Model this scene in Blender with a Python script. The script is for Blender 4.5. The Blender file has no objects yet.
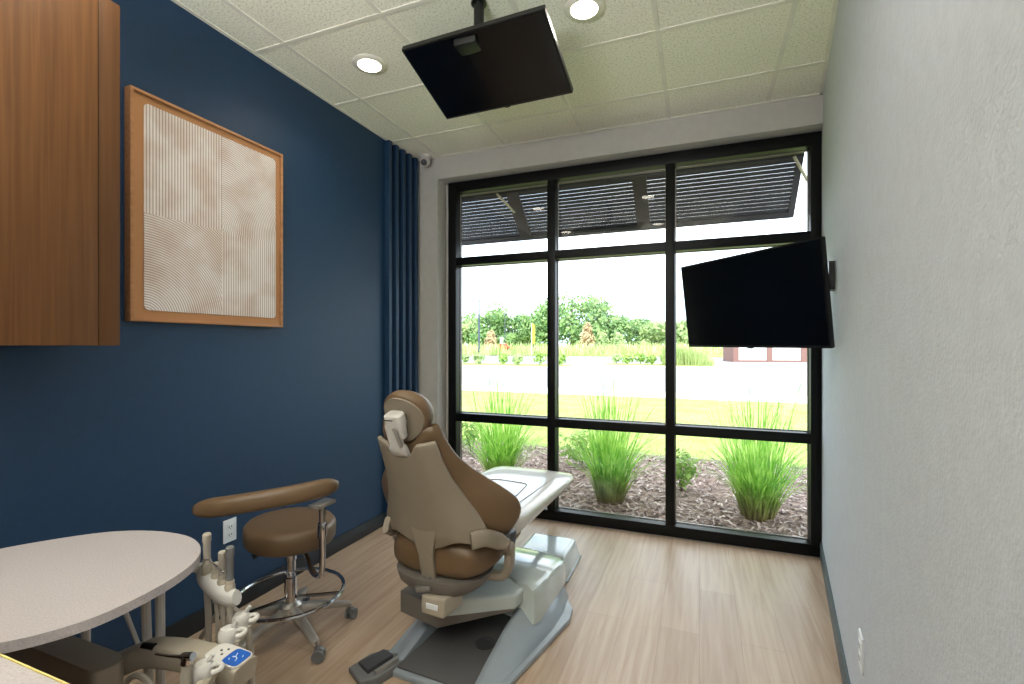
import bpy, bmesh, math, random
from mathutils import Vector, Matrix
random.seed(7)
PI = math.pi
scene = bpy.context.scene
COL = scene.collection
R = math.radians

# ------------------------------------------------------------------ materials
def lin(c):
    out = []
    for v in c:
        v = v / 255.0
        out.append(v / 12.92 if v <= 0.04045 else ((v + 0.055) / 1.055) ** 2.4)
    return (*out, 1.0)

def newmat(name):
    m = bpy.data.materials.new(name); m.use_nodes = True
    nt = m.node_tree; nt.nodes.clear()
    o = nt.nodes.new('ShaderNodeOutputMaterial')
    b = nt.nodes.new('ShaderNodeBsdfPrincipled')
    nt.links.new(b.outputs[0], o.inputs[0])
    return m, nt, b, o

def N(nt, t, **kw):
    n = nt.nodes.new('ShaderNode' + t)
    for k, v in kw.items():
        if hasattr(n, k): setattr(n, k, v)
        else: n.inputs[k.replace('_', ' ')].default_value = v
    return n

def math_node(nt, op, a, b=None, c=None):
    n = nt.nodes.new('ShaderNodeMath'); n.operation = op
    for i, v in enumerate((a, b, c)):
        if v is None: continue
        if isinstance(v, (int, float)): n.inputs[i].default_value = v
        else: nt.links.new(v, n.inputs[i])
    return n.outputs[0]

def pm(name, c, rough=0.5, metal=0.0, var=0.06, scale=8.0, bump=0.0, bscale=200.0, spec=0.5, coat=0.0, c2=None, stretch=None):
    m, nt, b, o = newmat(name)
    tc = N(nt, 'TexCoord')
    src = tc.outputs['Object']
    if stretch:
        mp = N(nt, 'Mapping'); mp.inputs['Scale'].default_value = stretch
        nt.links.new(src, mp.inputs[0]); src = mp.outputs[0]
    no = N(nt, 'TexNoise'); no.inputs['Scale'].default_value = scale; no.inputs['Detail'].default_value = 4
    nt.links.new(src, no.inputs['Vector'])
    r = N(nt, 'ValToRGB')
    l = lin(c)
    if c2 is None:
        a = tuple(max(0, v * (1 - var)) for v in l[:3]) + (1,); e = tuple(min(1, v * (1 + var)) for v in l[:3]) + (1,)
    else:
        a, e = l, lin(c2)
    r.color_ramp.elements[0].position = 0.35; r.color_ramp.elements[1].position = 0.65
    r.color_ramp.elements[0].color = a; r.color_ramp.elements[1].color = e
    nt.links.new(no.outputs['Fac'], r.inputs[0]); nt.links.new(r.outputs[0], b.inputs['Base Color'])
    b.inputs['Roughness'].default_value = rough; b.inputs['Metallic'].default_value = metal
    b.inputs['Specular IOR Level'].default_value = spec
    b.inputs['Coat Weight'].default_value = coat
    if bump:
        n2 = N(nt, 'TexNoise'); n2.inputs['Scale'].default_value = bscale; n2.inputs['Detail'].default_value = 3
        nt.links.new(src, n2.inputs['Vector'])
        bp = N(nt, 'Bump'); bp.inputs['Strength'].default_value = bump; bp.inputs['Distance'].default_value = 0.01
        nt.links.new(n2.outputs['Fac'], bp.inputs['Height']); nt.links.new(bp.outputs[0], b.inputs['Normal'])
    return m

def emat(name, c, s):
    m, nt, b, o = newmat(name)
    b.inputs['Base Color'].default_value = lin(c)
    b.inputs['Emission Color'].default_value = lin(c); b.inputs['Emission Strength'].default_value = s
    return m

def leafmat(name, c1, c2, trans=0.4, scale=3.0, base=None, zlo=0.0, zhi=1.0, rough=0.5):
    m, nt, b, o = newmat(name)
    tc = N(nt, 'TexCoord')
    no = N(nt, 'TexNoise'); no.inputs['Scale'].default_value = scale
    nt.links.new(tc.outputs['Object'], no.inputs['Vector'])
    r = N(nt, 'ValToRGB'); r.color_ramp.elements[0].position = 0.36; r.color_ramp.elements[1].position = 0.64
    r.color_ramp.elements[0].color = lin(c1); r.color_ramp.elements[1].color = lin(c2)
    nt.links.new(no.outputs['Fac'], r.inputs[0])
    col = r.outputs[0]
    if base:
        sx = N(nt, 'SeparateXYZ'); nt.links.new(tc.outputs['Object'], sx.inputs[0])
        mr = N(nt, 'MapRange'); mr.inputs['From Min'].default_value = zlo; mr.inputs['From Max'].default_value = zhi
        nt.links.new(sx.outputs[2], mr.inputs[0])
        mx = N(nt, 'MixRGB'); mx.inputs[1].default_value = lin(base)
        nt.links.new(mr.outputs[0], mx.inputs[0]); nt.links.new(col, mx.inputs[2]); col = mx.outputs[0]
    nt.links.new(col, b.inputs['Base Color']); b.inputs['Roughness'].default_value = rough
    b.inputs['Specular IOR Level'].default_value = 0.25
    t = N(nt, 'BsdfTranslucent'); nt.links.new(col, t.inputs[0])
    ms = N(nt, 'MixShader'); ms.inputs[0].default_value = trans
    nt.links.new(b.outputs[0], ms.inputs[1]); nt.links.new(t.outputs[0], ms.inputs[2]); nt.links.new(ms.outputs[0], o.inputs[0])
    return m

def glassmat(name):
    m, nt, b, o = newmat(name); nt.nodes.remove(b)
    g = N(nt, 'NewGeometry')
    d = nt.nodes.new('ShaderNodeVectorMath'); d.operation = 'DOT_PRODUCT'
    nt.links.new(g.outputs['Normal'], d.inputs[0]); nt.links.new(g.outputs['Incoming'], d.inputs[1])
    a = math_node(nt, 'ABSOLUTE', d.outputs['Value'])
    p = math_node(nt, 'POWER', math_node(nt, 'SUBTRACT', 1.0, a), 5.0)
    fr = math_node(nt, 'MULTIPLY_ADD', p, 0.9, 0.06)
    t = N(nt, 'BsdfTransparent'); t.inputs[0].default_value = (0.97, 0.985, 0.975, 1)
    gl = N(nt, 'BsdfGlossy'); gl.inputs['Roughness'].default_value = 0.0
    ms = N(nt, 'MixShader'); nt.links.new(fr, ms.inputs[0]); nt.links.new(t.outputs[0], ms.inputs[1]); nt.links.new(gl.outputs[0], ms.inputs[2])
    nt.links.new(ms.outputs[0], o.inputs[0])
    return m

def woodmat(name, c1, c2, rough=0.45, axis=2, scale=1.0):
    m, nt, b, o = newmat(name)
    tc = N(nt, 'TexCoord'); mp = N(nt, 'Mapping')
    s = [60 * scale, 60 * scale, 60 * scale]; s[axis] = 1.6 * scale
    mp.inputs['Scale'].default_value = s; nt.links.new(tc.outputs['Object'], mp.inputs[0])
    no = N(nt, 'TexNoise'); no.inputs['Scale'].default_value = 1.0; no.inputs['Detail'].default_value = 6; no.inputs['Distortion'].default_value = 0.4
    nt.links.new(mp.outputs[0], no.inputs['Vector'])
    r = N(nt, 'ValToRGB'); r.color_ramp.elements[0].position = 0.3; r.color_ramp.elements[1].position = 0.7
    r.color_ramp.elements[0].color = lin(c1); r.color_ramp.elements[1].color = lin(c2)
    nt.links.new(no.outputs['Fac'], r.inputs[0]); nt.links.new(r.outputs[0], b.inputs['Base Color'])
    b.inputs['Roughness'].default_value = rough; b.inputs['Specular IOR Level'].default_value = 0.3
    return m

def floormat():
    m, nt, b, o = newmat('vinyl_planks')
    tc = N(nt, 'TexCoord')
    mp = N(nt, 'Mapping'); mp.inputs['Rotation'].default_value = (0, 0, PI / 2); nt.links.new(tc.outputs['Object'], mp.inputs[0])
    br = N(nt, 'TexBrick'); br.offset = 0.37; br.inputs['Scale'].default_value = 1.0
    br.inputs['Brick Width'].default_value = 1.22; br.inputs['Row Height'].default_value = 0.18
    br.inputs['Mortar Size'].default_value = 0.0012; br.inputs['Mortar Smooth'].default_value = 0.0
    br.inputs['Color1'].default_value = lin((176, 153, 131)); br.inputs['Color2'].default_value = lin((187, 165, 143)); br.inputs['Mortar'].default_value = lin((154, 130, 110))
    nt.links.new(mp.outputs[0], br.inputs['Vector'])
    m2 = N(nt, 'Mapping'); m2.inputs['Scale'].default_value = (26, 1.3, 1); nt.links.new(tc.outputs['Object'], m2.inputs[0])
    no = N(nt, 'TexNoise'); no.inputs['Scale'].default_value = 1.5; no.inputs['Detail'].default_value = 7; no.inputs['Distortion'].default_value = 0.7
    nt.links.new(m2.outputs[0], no.inputs['Vector'])
    r = N(nt, 'ValToRGB'); r.color_ramp.elements[0].position = 0.3; r.color_ramp.elements[1].position = 0.68
    r.color_ramp.elements[0].color = lin((226, 215, 205)); r.color_ramp.elements[1].color = (1, 1, 1, 1)
    nt.links.new(no.outputs['Fac'], r.inputs[0])
    mx = N(nt, 'MixRGB'); mx.blend_type = 'MULTIPLY'; mx.inputs[0].default_value = 1.0
    nt.links.new(br.outputs[0], mx.inputs[1]); nt.links.new(r.outputs[0], mx.inputs[2])
    nt.links.new(mx.outputs[0], b.inputs['Base Color'])
    b.inputs['Roughness'].default_value = 0.36; b.inputs['Specular IOR Level'].default_value = 0.5
    return m

def ceilmat():
    m, nt, b, o = newmat('ceiling_tile')
    tc = N(nt, 'TexCoord')
    no = N(nt, 'TexNoise'); no.inputs['Scale'].default_value = 95; no.inputs['Detail'].default_value = 4; no.inputs['Roughness'].default_value = 0.65
    nt.links.new(tc.outputs['Object'], no.inputs['Vector'])
    r = N(nt, 'ValToRGB'); r.color_ramp.elements[0].position = 0.36; r.color_ramp.elements[1].position = 0.5
    r.color_ramp.elements[0].color = lin((206, 203, 186)); r.color_ramp.elements[1].color = lin((244, 242, 226))
    nt.links.new(no.outputs['Fac'], r.inputs[0]); nt.links.new(r.outputs[0], b.inputs['Base Color'])
    b.inputs['Roughness'].default_value = 0.9
    bp = N(nt, 'Bump'); bp.inputs['Strength'].default_value = 0.25; bp.inputs['Distance'].default_value = 0.005
    nt.links.new(no.outputs['Fac'], bp.inputs['Height']); nt.links.new(bp.outputs[0], b.inputs['Normal'])
    return m

M = {}
M['blue'] = pm('blue_paint', (15, 49, 79), 0.55, var=0.05, scale=30, bump=0.12, bscale=170)
M['greywall'] = pm('warm_grey_paint', (184, 181, 175), 0.8, var=0.03, scale=20, bump=0.12, bscale=150)
M['whitewall'] = pm('orange_peel_paint', (192, 196, 203), 0.75, var=0.03, scale=24, bump=0.22, bscale=120)
M['floor'] = floormat()
M['ceil'] = ceilmat()
M['tbar'] = pm('ceiling_grid_paint', (226, 223, 210), 0.6)
M['basebl'] = pm('black_vinyl_base', (24, 27, 30), 0.5)
M['basegr'] = pm('grey_vinyl_base', (70, 82, 84), 0.5)
M['blackal'] = pm('black_anodised_frame', (8, 9, 10), 0.4, var=0.15, spec=0.25)
M['glass'] = glassmat('window_glass')
M['wood'] = woodmat('oak_laminate', (84, 52, 25), (104, 68, 36))
M['wooddk'] = woodmat('oak_laminate_edge', (78, 49, 24), (90, 58, 30))
M['frame'] = woodmat('frame_maple', (158, 110, 72), (180, 130, 90), axis=1)
M['blk'] = pm('black_plastic', (9, 10, 11), 0.4)
M['screen'] = pm('dark_screen', (4, 5, 7), 0.16, var=0.02)
M['bluedark'] = M['blue']
M['laminate'] = pm('speckled_white_laminate', (164, 156, 155), 0.45, scale=260, c2=(180, 172, 171))
M['lamedge'] = pm('laminate_edge', (178, 160, 140), 0.5)
M['yellow'] = pm('worktop_edge_yellow', (206, 190, 120), 0.5)
M['taupe'] = pm('taupe_plastic', (160, 150, 134), 0.42, var=0.03)
M['shell'] = pm('taupe_shell', (138, 127, 111), 0.45, var=0.03)
M['white'] = pm('white_plastic', (196, 192, 186), 0.4, var=0.02)
M['tanvinyl'] = pm('tan_vinyl', (104, 82, 58), 0.42, var=0.05, bump=0.05, bscale=400)
M['cream'] = pm('pale_vinyl_sheen', (196, 190, 180), 0.3, var=0.02, coat=0.5)  # tan vinyl painted pale: reflected window light put into the base colour
M['seam'] = pm('seam_thread', (96, 80, 64), 0.8)
M['cast'] = pm('pale_grey_gloss', (186, 194, 190), 0.16, var=0.02, coat=0.6)
M['castgrey'] = pm('blue_grey_cast', (142, 150, 156), 0.3, var=0.03, coat=0.2)
M['castdark'] = pm('dark_taupe_cast', (106, 100, 93), 0.45)
M['tray'] = pm('dark_tray', (86, 84, 84), 0.5)
M['darkgrey'] = pm('dark_grey_rubber', (62, 62, 64), 0.55)
M['midgrey'] = pm('mid_grey_plastic', (104, 104, 104), 0.5)
M['chrome'] = pm('chrome', (205, 205, 208), 0.12, metal=1.0, var=0.01)
M['alu'] = pm('polished_aluminium', (176, 170, 162), 0.32, metal=0.6, var=0.02)
M['hose'] = pm('grey_hose', (160, 151, 138), 0.5)
M['padblue'] = pm('touchpad_blue', (22, 84, 170), 0.35, var=0.02)
M['light'] = emat('downlight_lens', (255, 246, 228), 9.0)
M['trimring'] = pm('downlight_ring', (226, 222, 208), 0.4)
M['outlet'] = pm('outlet_white', (214, 218, 222), 0.4, var=0.02)
M['hanger'] = pm('pale_hanger_paint', (190, 182, 150), 0.6)
M['slot'] = pm('outlet_slot', (30, 30, 32), 0.6)
M['linen'] = pm('linen_backing', (176, 126, 84), 0.9, bump=0.3, bscale=500, scale=300)
M['canopy'] = pm('dark_bronze_louver', (46, 44, 48), 0.55)
M['bronze'] = pm('bronze_bracket', (56, 47, 45), 0.5)
M['mulch'] = pm('mulch_bark', (96, 76, 66), 0.95, scale=18, c2=(160, 134, 120), bump=0.9, bscale=60)
M['chip'] = leafmat('bark_chip', (88, 64, 54), (214, 190, 180), trans=0.0, scale=14)
M['lawn'] = pm('lawn_turf', (126, 146, 66), 0.95, scale=2.0, c2=(156, 168, 92), bump=0.5, bscale=40)
M['concrete'] = pm('pale_concrete', (200, 196, 188), 0.9, scale=1.2)
M['asphalt'] = pm('sunlit_asphalt', (138, 138, 140), 0.9, scale=0.5)
M['grass1'] = leafmat('fountain_grass', (112, 172, 56), (196, 232, 116), 0.5, 9, base=(140, 122, 80), zlo=0.02, zhi=0.34)
M['shrub'] = leafmat('shrub_leaf', (108, 148, 70), (172, 200, 104), 0.3, 6)
M['tree1'] = leafmat('tree_leaf_green', (104, 142, 92), (156, 186, 118), 0.3, 0.6)
M['tree2'] = leafmat('tree_leaf_light', (146, 172, 118), (186, 204, 142), 0.3, 0.6)
M['tree3'] = leafmat('tree_leaf_russet', (190, 164, 130), (206, 184, 146), 0.3, 0.6)
M['meadow'] = leafmat('meadow_grass', (160, 182, 112), (202, 212, 150), 0.3, 0.4)
M['bark'] = pm('tree_bark', (96, 82, 70), 0.9)
M['post'] = pm('lamp_post_grey', (70, 80, 92), 0.6)
M['flagy'] = pm('yellow_banner', (226, 206, 60), 0.7)
M['red'] = pm('red_car_paint', (190, 60, 44), 0.3)
M['carglass'] = pm('car_window', (60, 66, 72), 0.1)
M['tyre'] = pm('tyre', (25, 25, 26), 0.8)
M['doorwhite'] = pm('white_shed_door', (206, 206, 206), 0.6)
M['shedbrown'] = pm('brown_shed_frame', (126, 92, 84), 0.7)
M['signwhite'] = pm('white_sign', (225, 225, 225), 0.5)

# ------------------------------------------------------------------ mesh builder
class MB:
    def __init__(s): s.bm = bmesh.new(); s.mi = 0
    def _tag(s, faces):
        for f in faces: f.material_index = s.mi
    def poly(s, pts):
        f = s.bm.faces.new([s.bm.verts.new(p) for p in pts]); f.material_index = s.mi; return f
    def prism(s, pts, z0, z1, bev=0.0, seg=2, top=None):
        """extrude plan polygon (counter-clockwise) from z0 to z1; top = optional other plan for the top"""
        t = top or pts
        zs0 = z0 if isinstance(z0, (list, tuple)) else [z0] * len(pts)
        zs1 = z1 if isinstance(z1, (list, tuple)) else [z1] * len(pts)
        a = [s.bm.verts.new((p[0], p[1], zs0[i])) for i, p in enumerate(pts)]
        b = [s.bm.verts.new((p[0], p[1], zs1[i])) for i, p in enumerate(t)]
        n = len(pts); fs = []
        fs.append(s.bm.faces.new(a[::-1])); fs.append(s.bm.faces.new(b))
        for i in range(n): fs.append(s.bm.faces.new([a[i], a[(i + 1) % n], b[(i + 1) % n], b[i]]))
        s._tag(fs)
        if bev > 0:
            es = set(e for f in fs for e in f.edges)
            r = bmesh.ops.bevel(s.bm, geom=list(es), offset=bev, segments=seg, profile=0.6, affect='EDGES', clamp_overlap=True)
            s._tag(r['faces'])
        return fs
    def box(s, x0, x1, y0, y1, z0, z1, bev=0.0, seg=2):
        return s.prism([(x0, y0), (x1, y0), (x1, y1), (x0, y1)], z0, z1, bev, seg)
    def loft(s, secs, cap=True):
        rings = [[s.bm.verts.new(p) for p in sec] for sec in secs]
        n = len(rings[0]); fs = []
        for a, b in zip(rings[:-1], rings[1:]):
            for i in range(n):
                fs.append(s.bm.faces.new([a[i], a[(i + 1) % n], b[(i + 1) % n], b[i]]))
        if cap:
            fs.append(s.bm.faces.new(rings[0][::-1])); fs.append(s.bm.faces.new(rings[-1]))
        s._tag(fs)
    def tube(s, pts, r, n=10, closed=False, flat=None):
        pts = [Vector(p) for p in pts]; m = len(pts)
        rs = r if isinstance(r, (list, tuple)) else [r] * m
        secs = []; up = None
        for i, p in enumerate(pts):
            if closed: d = pts[(i + 1) % m] - pts[i - 1]
            else: d = pts[min(i + 1, m - 1)] - pts[max(i - 1, 0)]
            d.normalize()
            if up is None:
                up = Vector((0, 0, 1)) if abs(d.z) < 0.9 else Vector((1, 0, 0))
            x = d.cross(up)
            if x.length < 1e-5: x = d.orthogonal()
            x.normalize(); y = x.cross(d).normalized(); up = y
            fx, fy = flat or (1, 1)
            secs.append([p + x * (rs[i] * fx * math.cos(2 * PI * k / n)) + y * (rs[i] * fy * math.sin(2 * PI * k / n)) for k in range(n)])
        if closed: secs.append(secs[0])
        if closed:
            rings = [[s.bm.verts.new(p) for p in sec] for sec in secs[:-1]]
            fs = []
            for i in range(m):
                a, b = rings[i], rings[(i + 1) % m]
                for k in range(n): fs.append(s.bm.faces.new([a[k], a[(k + 1) % n], b[(k + 1) % n], b[k]]))
            s._tag(fs)
        else: s.loft(secs)
    def lathe(s, prof, n=24, c=(0, 0, 0)):
        secs = [[(c[0] + r * math.cos(2 * PI * k / n), c[1] + r * math.sin(2 * PI * k / n), c[2] + z) for k in range(n)] for r, z in prof]
        s.loft(secs)
    def make(s, name, mats, parent=None, smooth=35, sub=0, loc=None):
        me = bpy.data.meshes.new(name)
        bmesh.ops.recalc_face_normals(s.bm, faces=s.bm.faces[:])
        s.bm.to_mesh(me); s.bm.free()
        for m in (mats if isinstance(mats, (list, tuple)) else [mats]): me.materials.append(m)
        if smooth:
            me.polygons.foreach_set('use_smooth', [True] * len(me.polygons))
            me.set_sharp_from_angle(angle=R(smooth))
        o = bpy.data.objects.new(name, me); COL.objects.link(o)
        if parent: o.parent = parent
        if loc: o.location = loc
        if sub:
            md = o.modifiers.new('sub', 'SUBSURF'); md.levels = sub; md.render_levels = sub
        return o

def raw_mesh(name, verts, faces, mat, parent=None, loc=None, smooth=False):
    me = bpy.data.meshes.new(name); me.from_pydata(verts, [], faces); me.materials.append(mat)
    if smooth: me.polygons.foreach_set('use_smooth', [True] * len(me.polygons))
    o = bpy.data.objects.new(name, me); COL.objects.link(o)
    if parent: o.parent = parent
    if loc: o.location = loc
    return o

def tag(o, label=None, cat=None, group=None, kind=None):
    if label: o['label'] = label
    if cat: o['category'] = cat
    if group: o['group'] = group
    if kind: o['kind'] = kind
    return o

def thing(name, label, cat, loc=(0, 0, 0), rz=0.0, group=None):
    o = bpy.data.objects.new(name, None); COL.objects.link(o)
    o.location = loc; o.rotation_euler = (0, 0, rz); o.empty_display_size = 0.05
    return tag(o, label, cat, group)

def copy_tree(o, parent=None):
    c = o.copy(); COL.objects.link(c)
    if parent: c.parent = parent
    for ch in list(o.children): copy_tree(ch, c)
    return c

def struct(o, label, cat):
    return tag(o, label, cat, kind='structure')

def sup(hw, ht, n=28, e=0.5):
    """superellipse points"""
    out = []
    for k in range(n):
        a = 2 * PI * k / n; c, s_ = math.cos(a), math.sin(a)
        out.append((hw * math.copysign(abs(c) ** e, c), ht * math.copysign(abs(s_) ** e, s_)))
    return out

def arc_pts(c, r, a0, a1, n):
    return [(c[0] + r * math.cos(R(a0 + (a1 - a0) * i / n)), c[1] + r * math.sin(R(a0 + (a1 - a0) * i / n))) for i in range(n + 1)]

def smooth_path(pts, k=6):
    """Catmull-Rom"""
    P = [Vector(p) for p in pts]; P = [P[0] * 2 - P[1]] + P + [P[-1] * 2 - P[-2]]
    out = []
    for i in range(1, len(P) - 2):
        for j in range(k):
            t = j / k; a, b, c, d = P[i - 1], P[i], P[i + 1], P[i + 2]
            out.append(0.5 * ((2 * b) + (-a + c) * t + (2 * a - 5 * b + 4 * c - d) * t * t + (-a + 3 * b - 3 * c + d) * t ** 3))
    out.append(P[-2]); return out

def interp(tab, x):
    if x <= tab[0][0]: return tab[0][1]
    for (a, va), (b, vb) in zip(tab[:-1], tab[1:]):
        if x <= b:
            t = (x - a) / (b - a); t = t * t * (3 - 2 * t) if False else t
            return va + (vb - va) * t
    return tab[-1][1]

# ------------------------------------------------------------------ room
XL, YW, ZC = -2.25, 3.51, 2.958
YB = -1.7
def xr(y): return 0.739 - 0.1414 * (3.615 - y)
GZ = -0.14            # outdoor ground

b = MB(); b.prism([(XL - .2, YB - .2), (xr(YB) + .2, YB - .2), (xr(3.6) + .0, 3.6), (XL - .2, 3.6)], -0.1, 0.0)
struct(b.make('floor', M['floor'], smooth=0), 'pale wood-look vinyl plank floor', 'floor')

b = MB()
b.prism([(XL - .2, YB - .2), (xr(YB) + .2, YB - .2), (xr(YW) + .1, YW + .1), (XL - .2, YW + .1)], ZC, ZC + .1)
b.mi = 1
GX = [-2.026 + .61 * i for i in range(-1, 6)]; GY = [1.894 + .61 * j - .0 for j in range(-6, 4)]
for x in GX:
    if XL < x < 0.75:
        y0 = YB
        if x > xr(YB): y0 = 3.615 - (0.739 - x) / 0.1414
        if y0 < YW: b.box(x - .012, x + .012, y0, YW, ZC - .004, ZC + .002)
for y in GY:
    if YB < y < YW: b.box(XL, xr(y), y - .012, y + .012, ZC - .0045, ZC + .002)
# wall angles
b.box(XL, XL + .02, YB, YW, ZC - .005, ZC + .002); b.box(XL, xr(YW), YW - .02, YW, ZC - .005, ZC + .002)
b.prism([(xr(YB) - .02, YB), (xr(YB), YB), (xr(YW), YW), (xr(YW) - .02, YW)], ZC - .005, ZC + .002)
struct(b.make('ceiling', [M['ceil'], M['tbar']], smooth=0), 'suspended ceiling of speckled square tiles in a pale grid', 'ceiling')

b = MB(); b.box(XL - .15, XL, YB - .1, YW + .02, 0, ZC)
struct(b.make('wall_left', M['blue'], smooth=0), 'dark blue painted accent wall', 'wall')
b = MB(); b.prism([(xr(YB), YB), (xr(YB) + .15, YB), (xr(3.85) + .15, 3.85), (xr(3.85), 3.85)], -.1, ZC + .1)
struct(b.make('wall_right', M['whitewall'], smooth=0), 'white orange-peel textured wall on the right', 'wall')
b = MB(); b.box(XL - .15, xr(YB) + .15, YB - .15, YB, 0, ZC)
struct(b.make('wall_back', M['greywall'], smooth=0), 'grey wall behind the viewer', 'wall')
OX0, OZ1 = -2.05, 2.772
b = MB()
b.box(XL - .15, OX0, YW, 3.85, GZ - .3, ZC + .6)                        # left pier
b.box(OX0, xr(3.7) + .4, YW, 3.85, OZ1, ZC + .6)                        # head
b.box(OX0, xr(3.7) + .2, 3.62, 3.85, GZ - .3, -0.002)                   # sill kerb
b.box(OX0, -2.007, 3.66, 3.85, GZ - .3, OZ1)
struct(b.make('wall_window', M['greywall'], smooth=0), 'grey wall around the tall window', 'wall')
b = MB(); b.box(XL - 4, 4, YB - 3, 3.86, ZC + .6, ZC + .8)
struct(b.make('trim_6', M['canopy'], smooth=0), 'flat roof edge over the building', 'roof')

# baseboards
b = MB(); b.box(XL, XL + .012, 1.1, YW, 0, .1, .004)
struct(b.make('baseboard_left', M['basebl']), 'black vinyl baseboard along the blue wall', 'baseboard')
b = MB()
b.prism([(xr(YB) - .012, YB), (xr(YB), YB), (xr(3.61), 3.61), (xr(3.61) - .012, 3.61)], 0, .1)
struct(b.make('baseboard_right', M['basegr']), 'dark grey baseboard along the white wall', 'baseboard')
# battens
for i in range(5):
    y = 3.052 + .0915 * i
    b = MB(); b.box(XL, XL + .046, y, y + .036, .0, ZC - .012, .002)
    struct(b.make('trim_%d' % (i + 1), M['bluedark']), 'dark blue vertical batten in the wall corner', 'trim')

# window
win = thing('window_1', 'tall black framed nine pane window', 'window', (0, 3.615, 0)); win['kind'] = 'structure'
FX0, FX1, FZ1, FD = -2.008, .739, 2.766, .115
mull = [-1.088, -.197]; rails = [2.09, .765]; fw = .068
b = MB()
b.box(FX0, FX0 + .075, 0, FD, 0, FZ1, .003); b.box(FX1 - .062, FX1 - .001, 0, FD, 0, FZ1, .003)
b.box(FX0, FX1, 0.001, FD - .001, FZ1 - .085, FZ1, .003); b.box(FX0, FX1, -.004, FD, 0, .078, .003)
for x in mull: b.box(x - .032, x + .032, 0, FD, .07, FZ1 - .08, .003)
for z in rails: b.box(FX0 + .07, FX1 - .06, .002, FD - .002, z - .034, z + .034, .003)
struct(b.make('window_frame', M['blackal'], win), 'black aluminium window frame', None)
xs = [FX0 + .075] + mull + [FX1 - .062]; zs = [.078, rails[1], rails[0], FZ1 - .085]
for i in range(3):
    for j in range(3):
        x0, x1, z0, z1 = xs[i] + (.03 if i else 0), xs[i + 1] - (.03 if i < 2 else 0), zs[j] + (.03 if j else 0), zs[j + 1] - (.03 if j < 2 else 0)
        raw_mesh('pane', [(x0, .09, z0), (x1, .09, z0), (x1, .09, z1), (x0, .09, z1)], [(0, 1, 2, 3)], M['glass'], win)
# thin silver gasket lines round each pane
b = MB()
for i in range(3):
    for j in range(3):
        x0, x1, z0, z1 = xs[i] + (.032 if i else 0), xs[i + 1] - (.032 if i < 2 else 0), zs[j] + (.034 if j else 0), zs[j + 1] - (.034 if j < 2 else 0)
        for q in ((x0, x0 + .006, z0, z1), (x1 - .006, x1, z0, z1), (x0, x1, z0, z0 + .006), (x0, x1, z1 - .006, z1)):
            b.box(q[0], q[1], .082, .088, q[2], q[3])
b.make('glazing_bead', M['alu'], win, smooth=0)

# ------------------------------------------------------------------ outdoor louvre awning
aw = thing('louvre_awning', 'dark slatted louvre awning sloping outside above the window', 'awning', (0, 3.87, 2.72))
AX0, AX1 = -2.9, .684; dy, dz = .40, -.325; L = math.hypot(dy, dz); ey, ez = dy / L, dz / L; ny, nz = -ez, ey
def bar_along(b, x0, x1, s0, s1, n0, n1):
    P = []
    for x in (x0, x1):
        for s_, n_ in ((s0, n0), (s1, n0), (s1, n1), (s0, n1)): P.append((x, ey * s_ + ny * n_, ez * s_ + nz * n_))
    b.loft([P[:4], P[4:]])
ns = 13; pit = (L - .06) / ns
for k in range(ns):
    b = MB(); s0 = .03 + pit * k
    bar_along(b, AX0 + .03, AX1 - .03, s0, s0 + pit * .82, 0, .008)
    b.make('slat', M['canopy'], aw, smooth=0)
b = MB()
bar_along(b, AX0, AX1, L - .035, L + .02, -.01, .03); bar_along(b, AX0, AX1, -.02, .02, -.01, .03)
bar_along(b, AX1 - .04, AX1, 0, L, -.012, .032); bar_along(b, AX0, AX0 + .04, 0, L, -.012, .032)
b.make('frame', M['canopy'], aw, smooth=0)
for x in (-1.52, -.445):
    b = MB(); bar_along(b, x - .055, x + .055, 0, L, -.02, -.002)
    b.make('stile', M['bronze'], aw, smooth=0)
for x in (-1.66, .62):
    b = MB(); b.tube([(x, -.01, -.01), (x + .11, ey * L * .36, ez * L * .36 - .03)], .011, 8)
    b.make('brace', M['hanger'], aw)
b = MB(); b.box(AX0, AX1 + .0, -.02, .05, 0.0, .05)
b.make('hanger_rail', M['hanger'], aw, smooth=0)

# ------------------------------------------------------------------ ceiling downlights, camera
def downlight(x, y, label):
    t = thing('ceiling_downlight', label, 'ceiling light', (x, y, ZC - .005), 0, 'recessed ceiling downlights')
    b = MB(); b.lathe([(.062, -.003), (.064, -.011), (.086, -.010), (.094, -.004), (.095, .0)], 32)
    b.make('trim_ring', M['trimring'], t)
    b = MB(); b.lathe([(.001, -.0125), (.055, -.012), (.063, -.011), (.063, -.004)], 32); b.make('lens', M['light'], t)
    ld = bpy.data.lights.new('downlight_lamp', 'SPOT'); ld.energy = 16; ld.spot_size = R(150); ld.spot_blend = .8; ld.shadow_soft_size = .06; ld.color = (1, .93, .8)
    lo = bpy.data.objects.new('downlight_lamp', ld); COL.objects.link(lo); lo.location = (x, y, ZC - .03)
GL = [(-1.721, 2.199, 'lit round ceiling downlight between the blue wall and the hanging screen'),
      (-.501, 2.199, 'lit round ceiling downlight beside the hanging screen, toward the white wall'),
      (-1.721, .979, 'lit round ceiling downlight nearer the viewer, above the wall cabinet side'),
      (-.501, .979, 'lit round ceiling downlight nearer the viewer, on the white wall side'),
      (-1.721, -.85, 'lit round ceiling downlight at the back of the room, blue wall side'),
      (-.501, -.85, 'lit round ceiling downlight at the back of the room, white wall side')]
for g in GL: downlight(*g)

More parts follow.
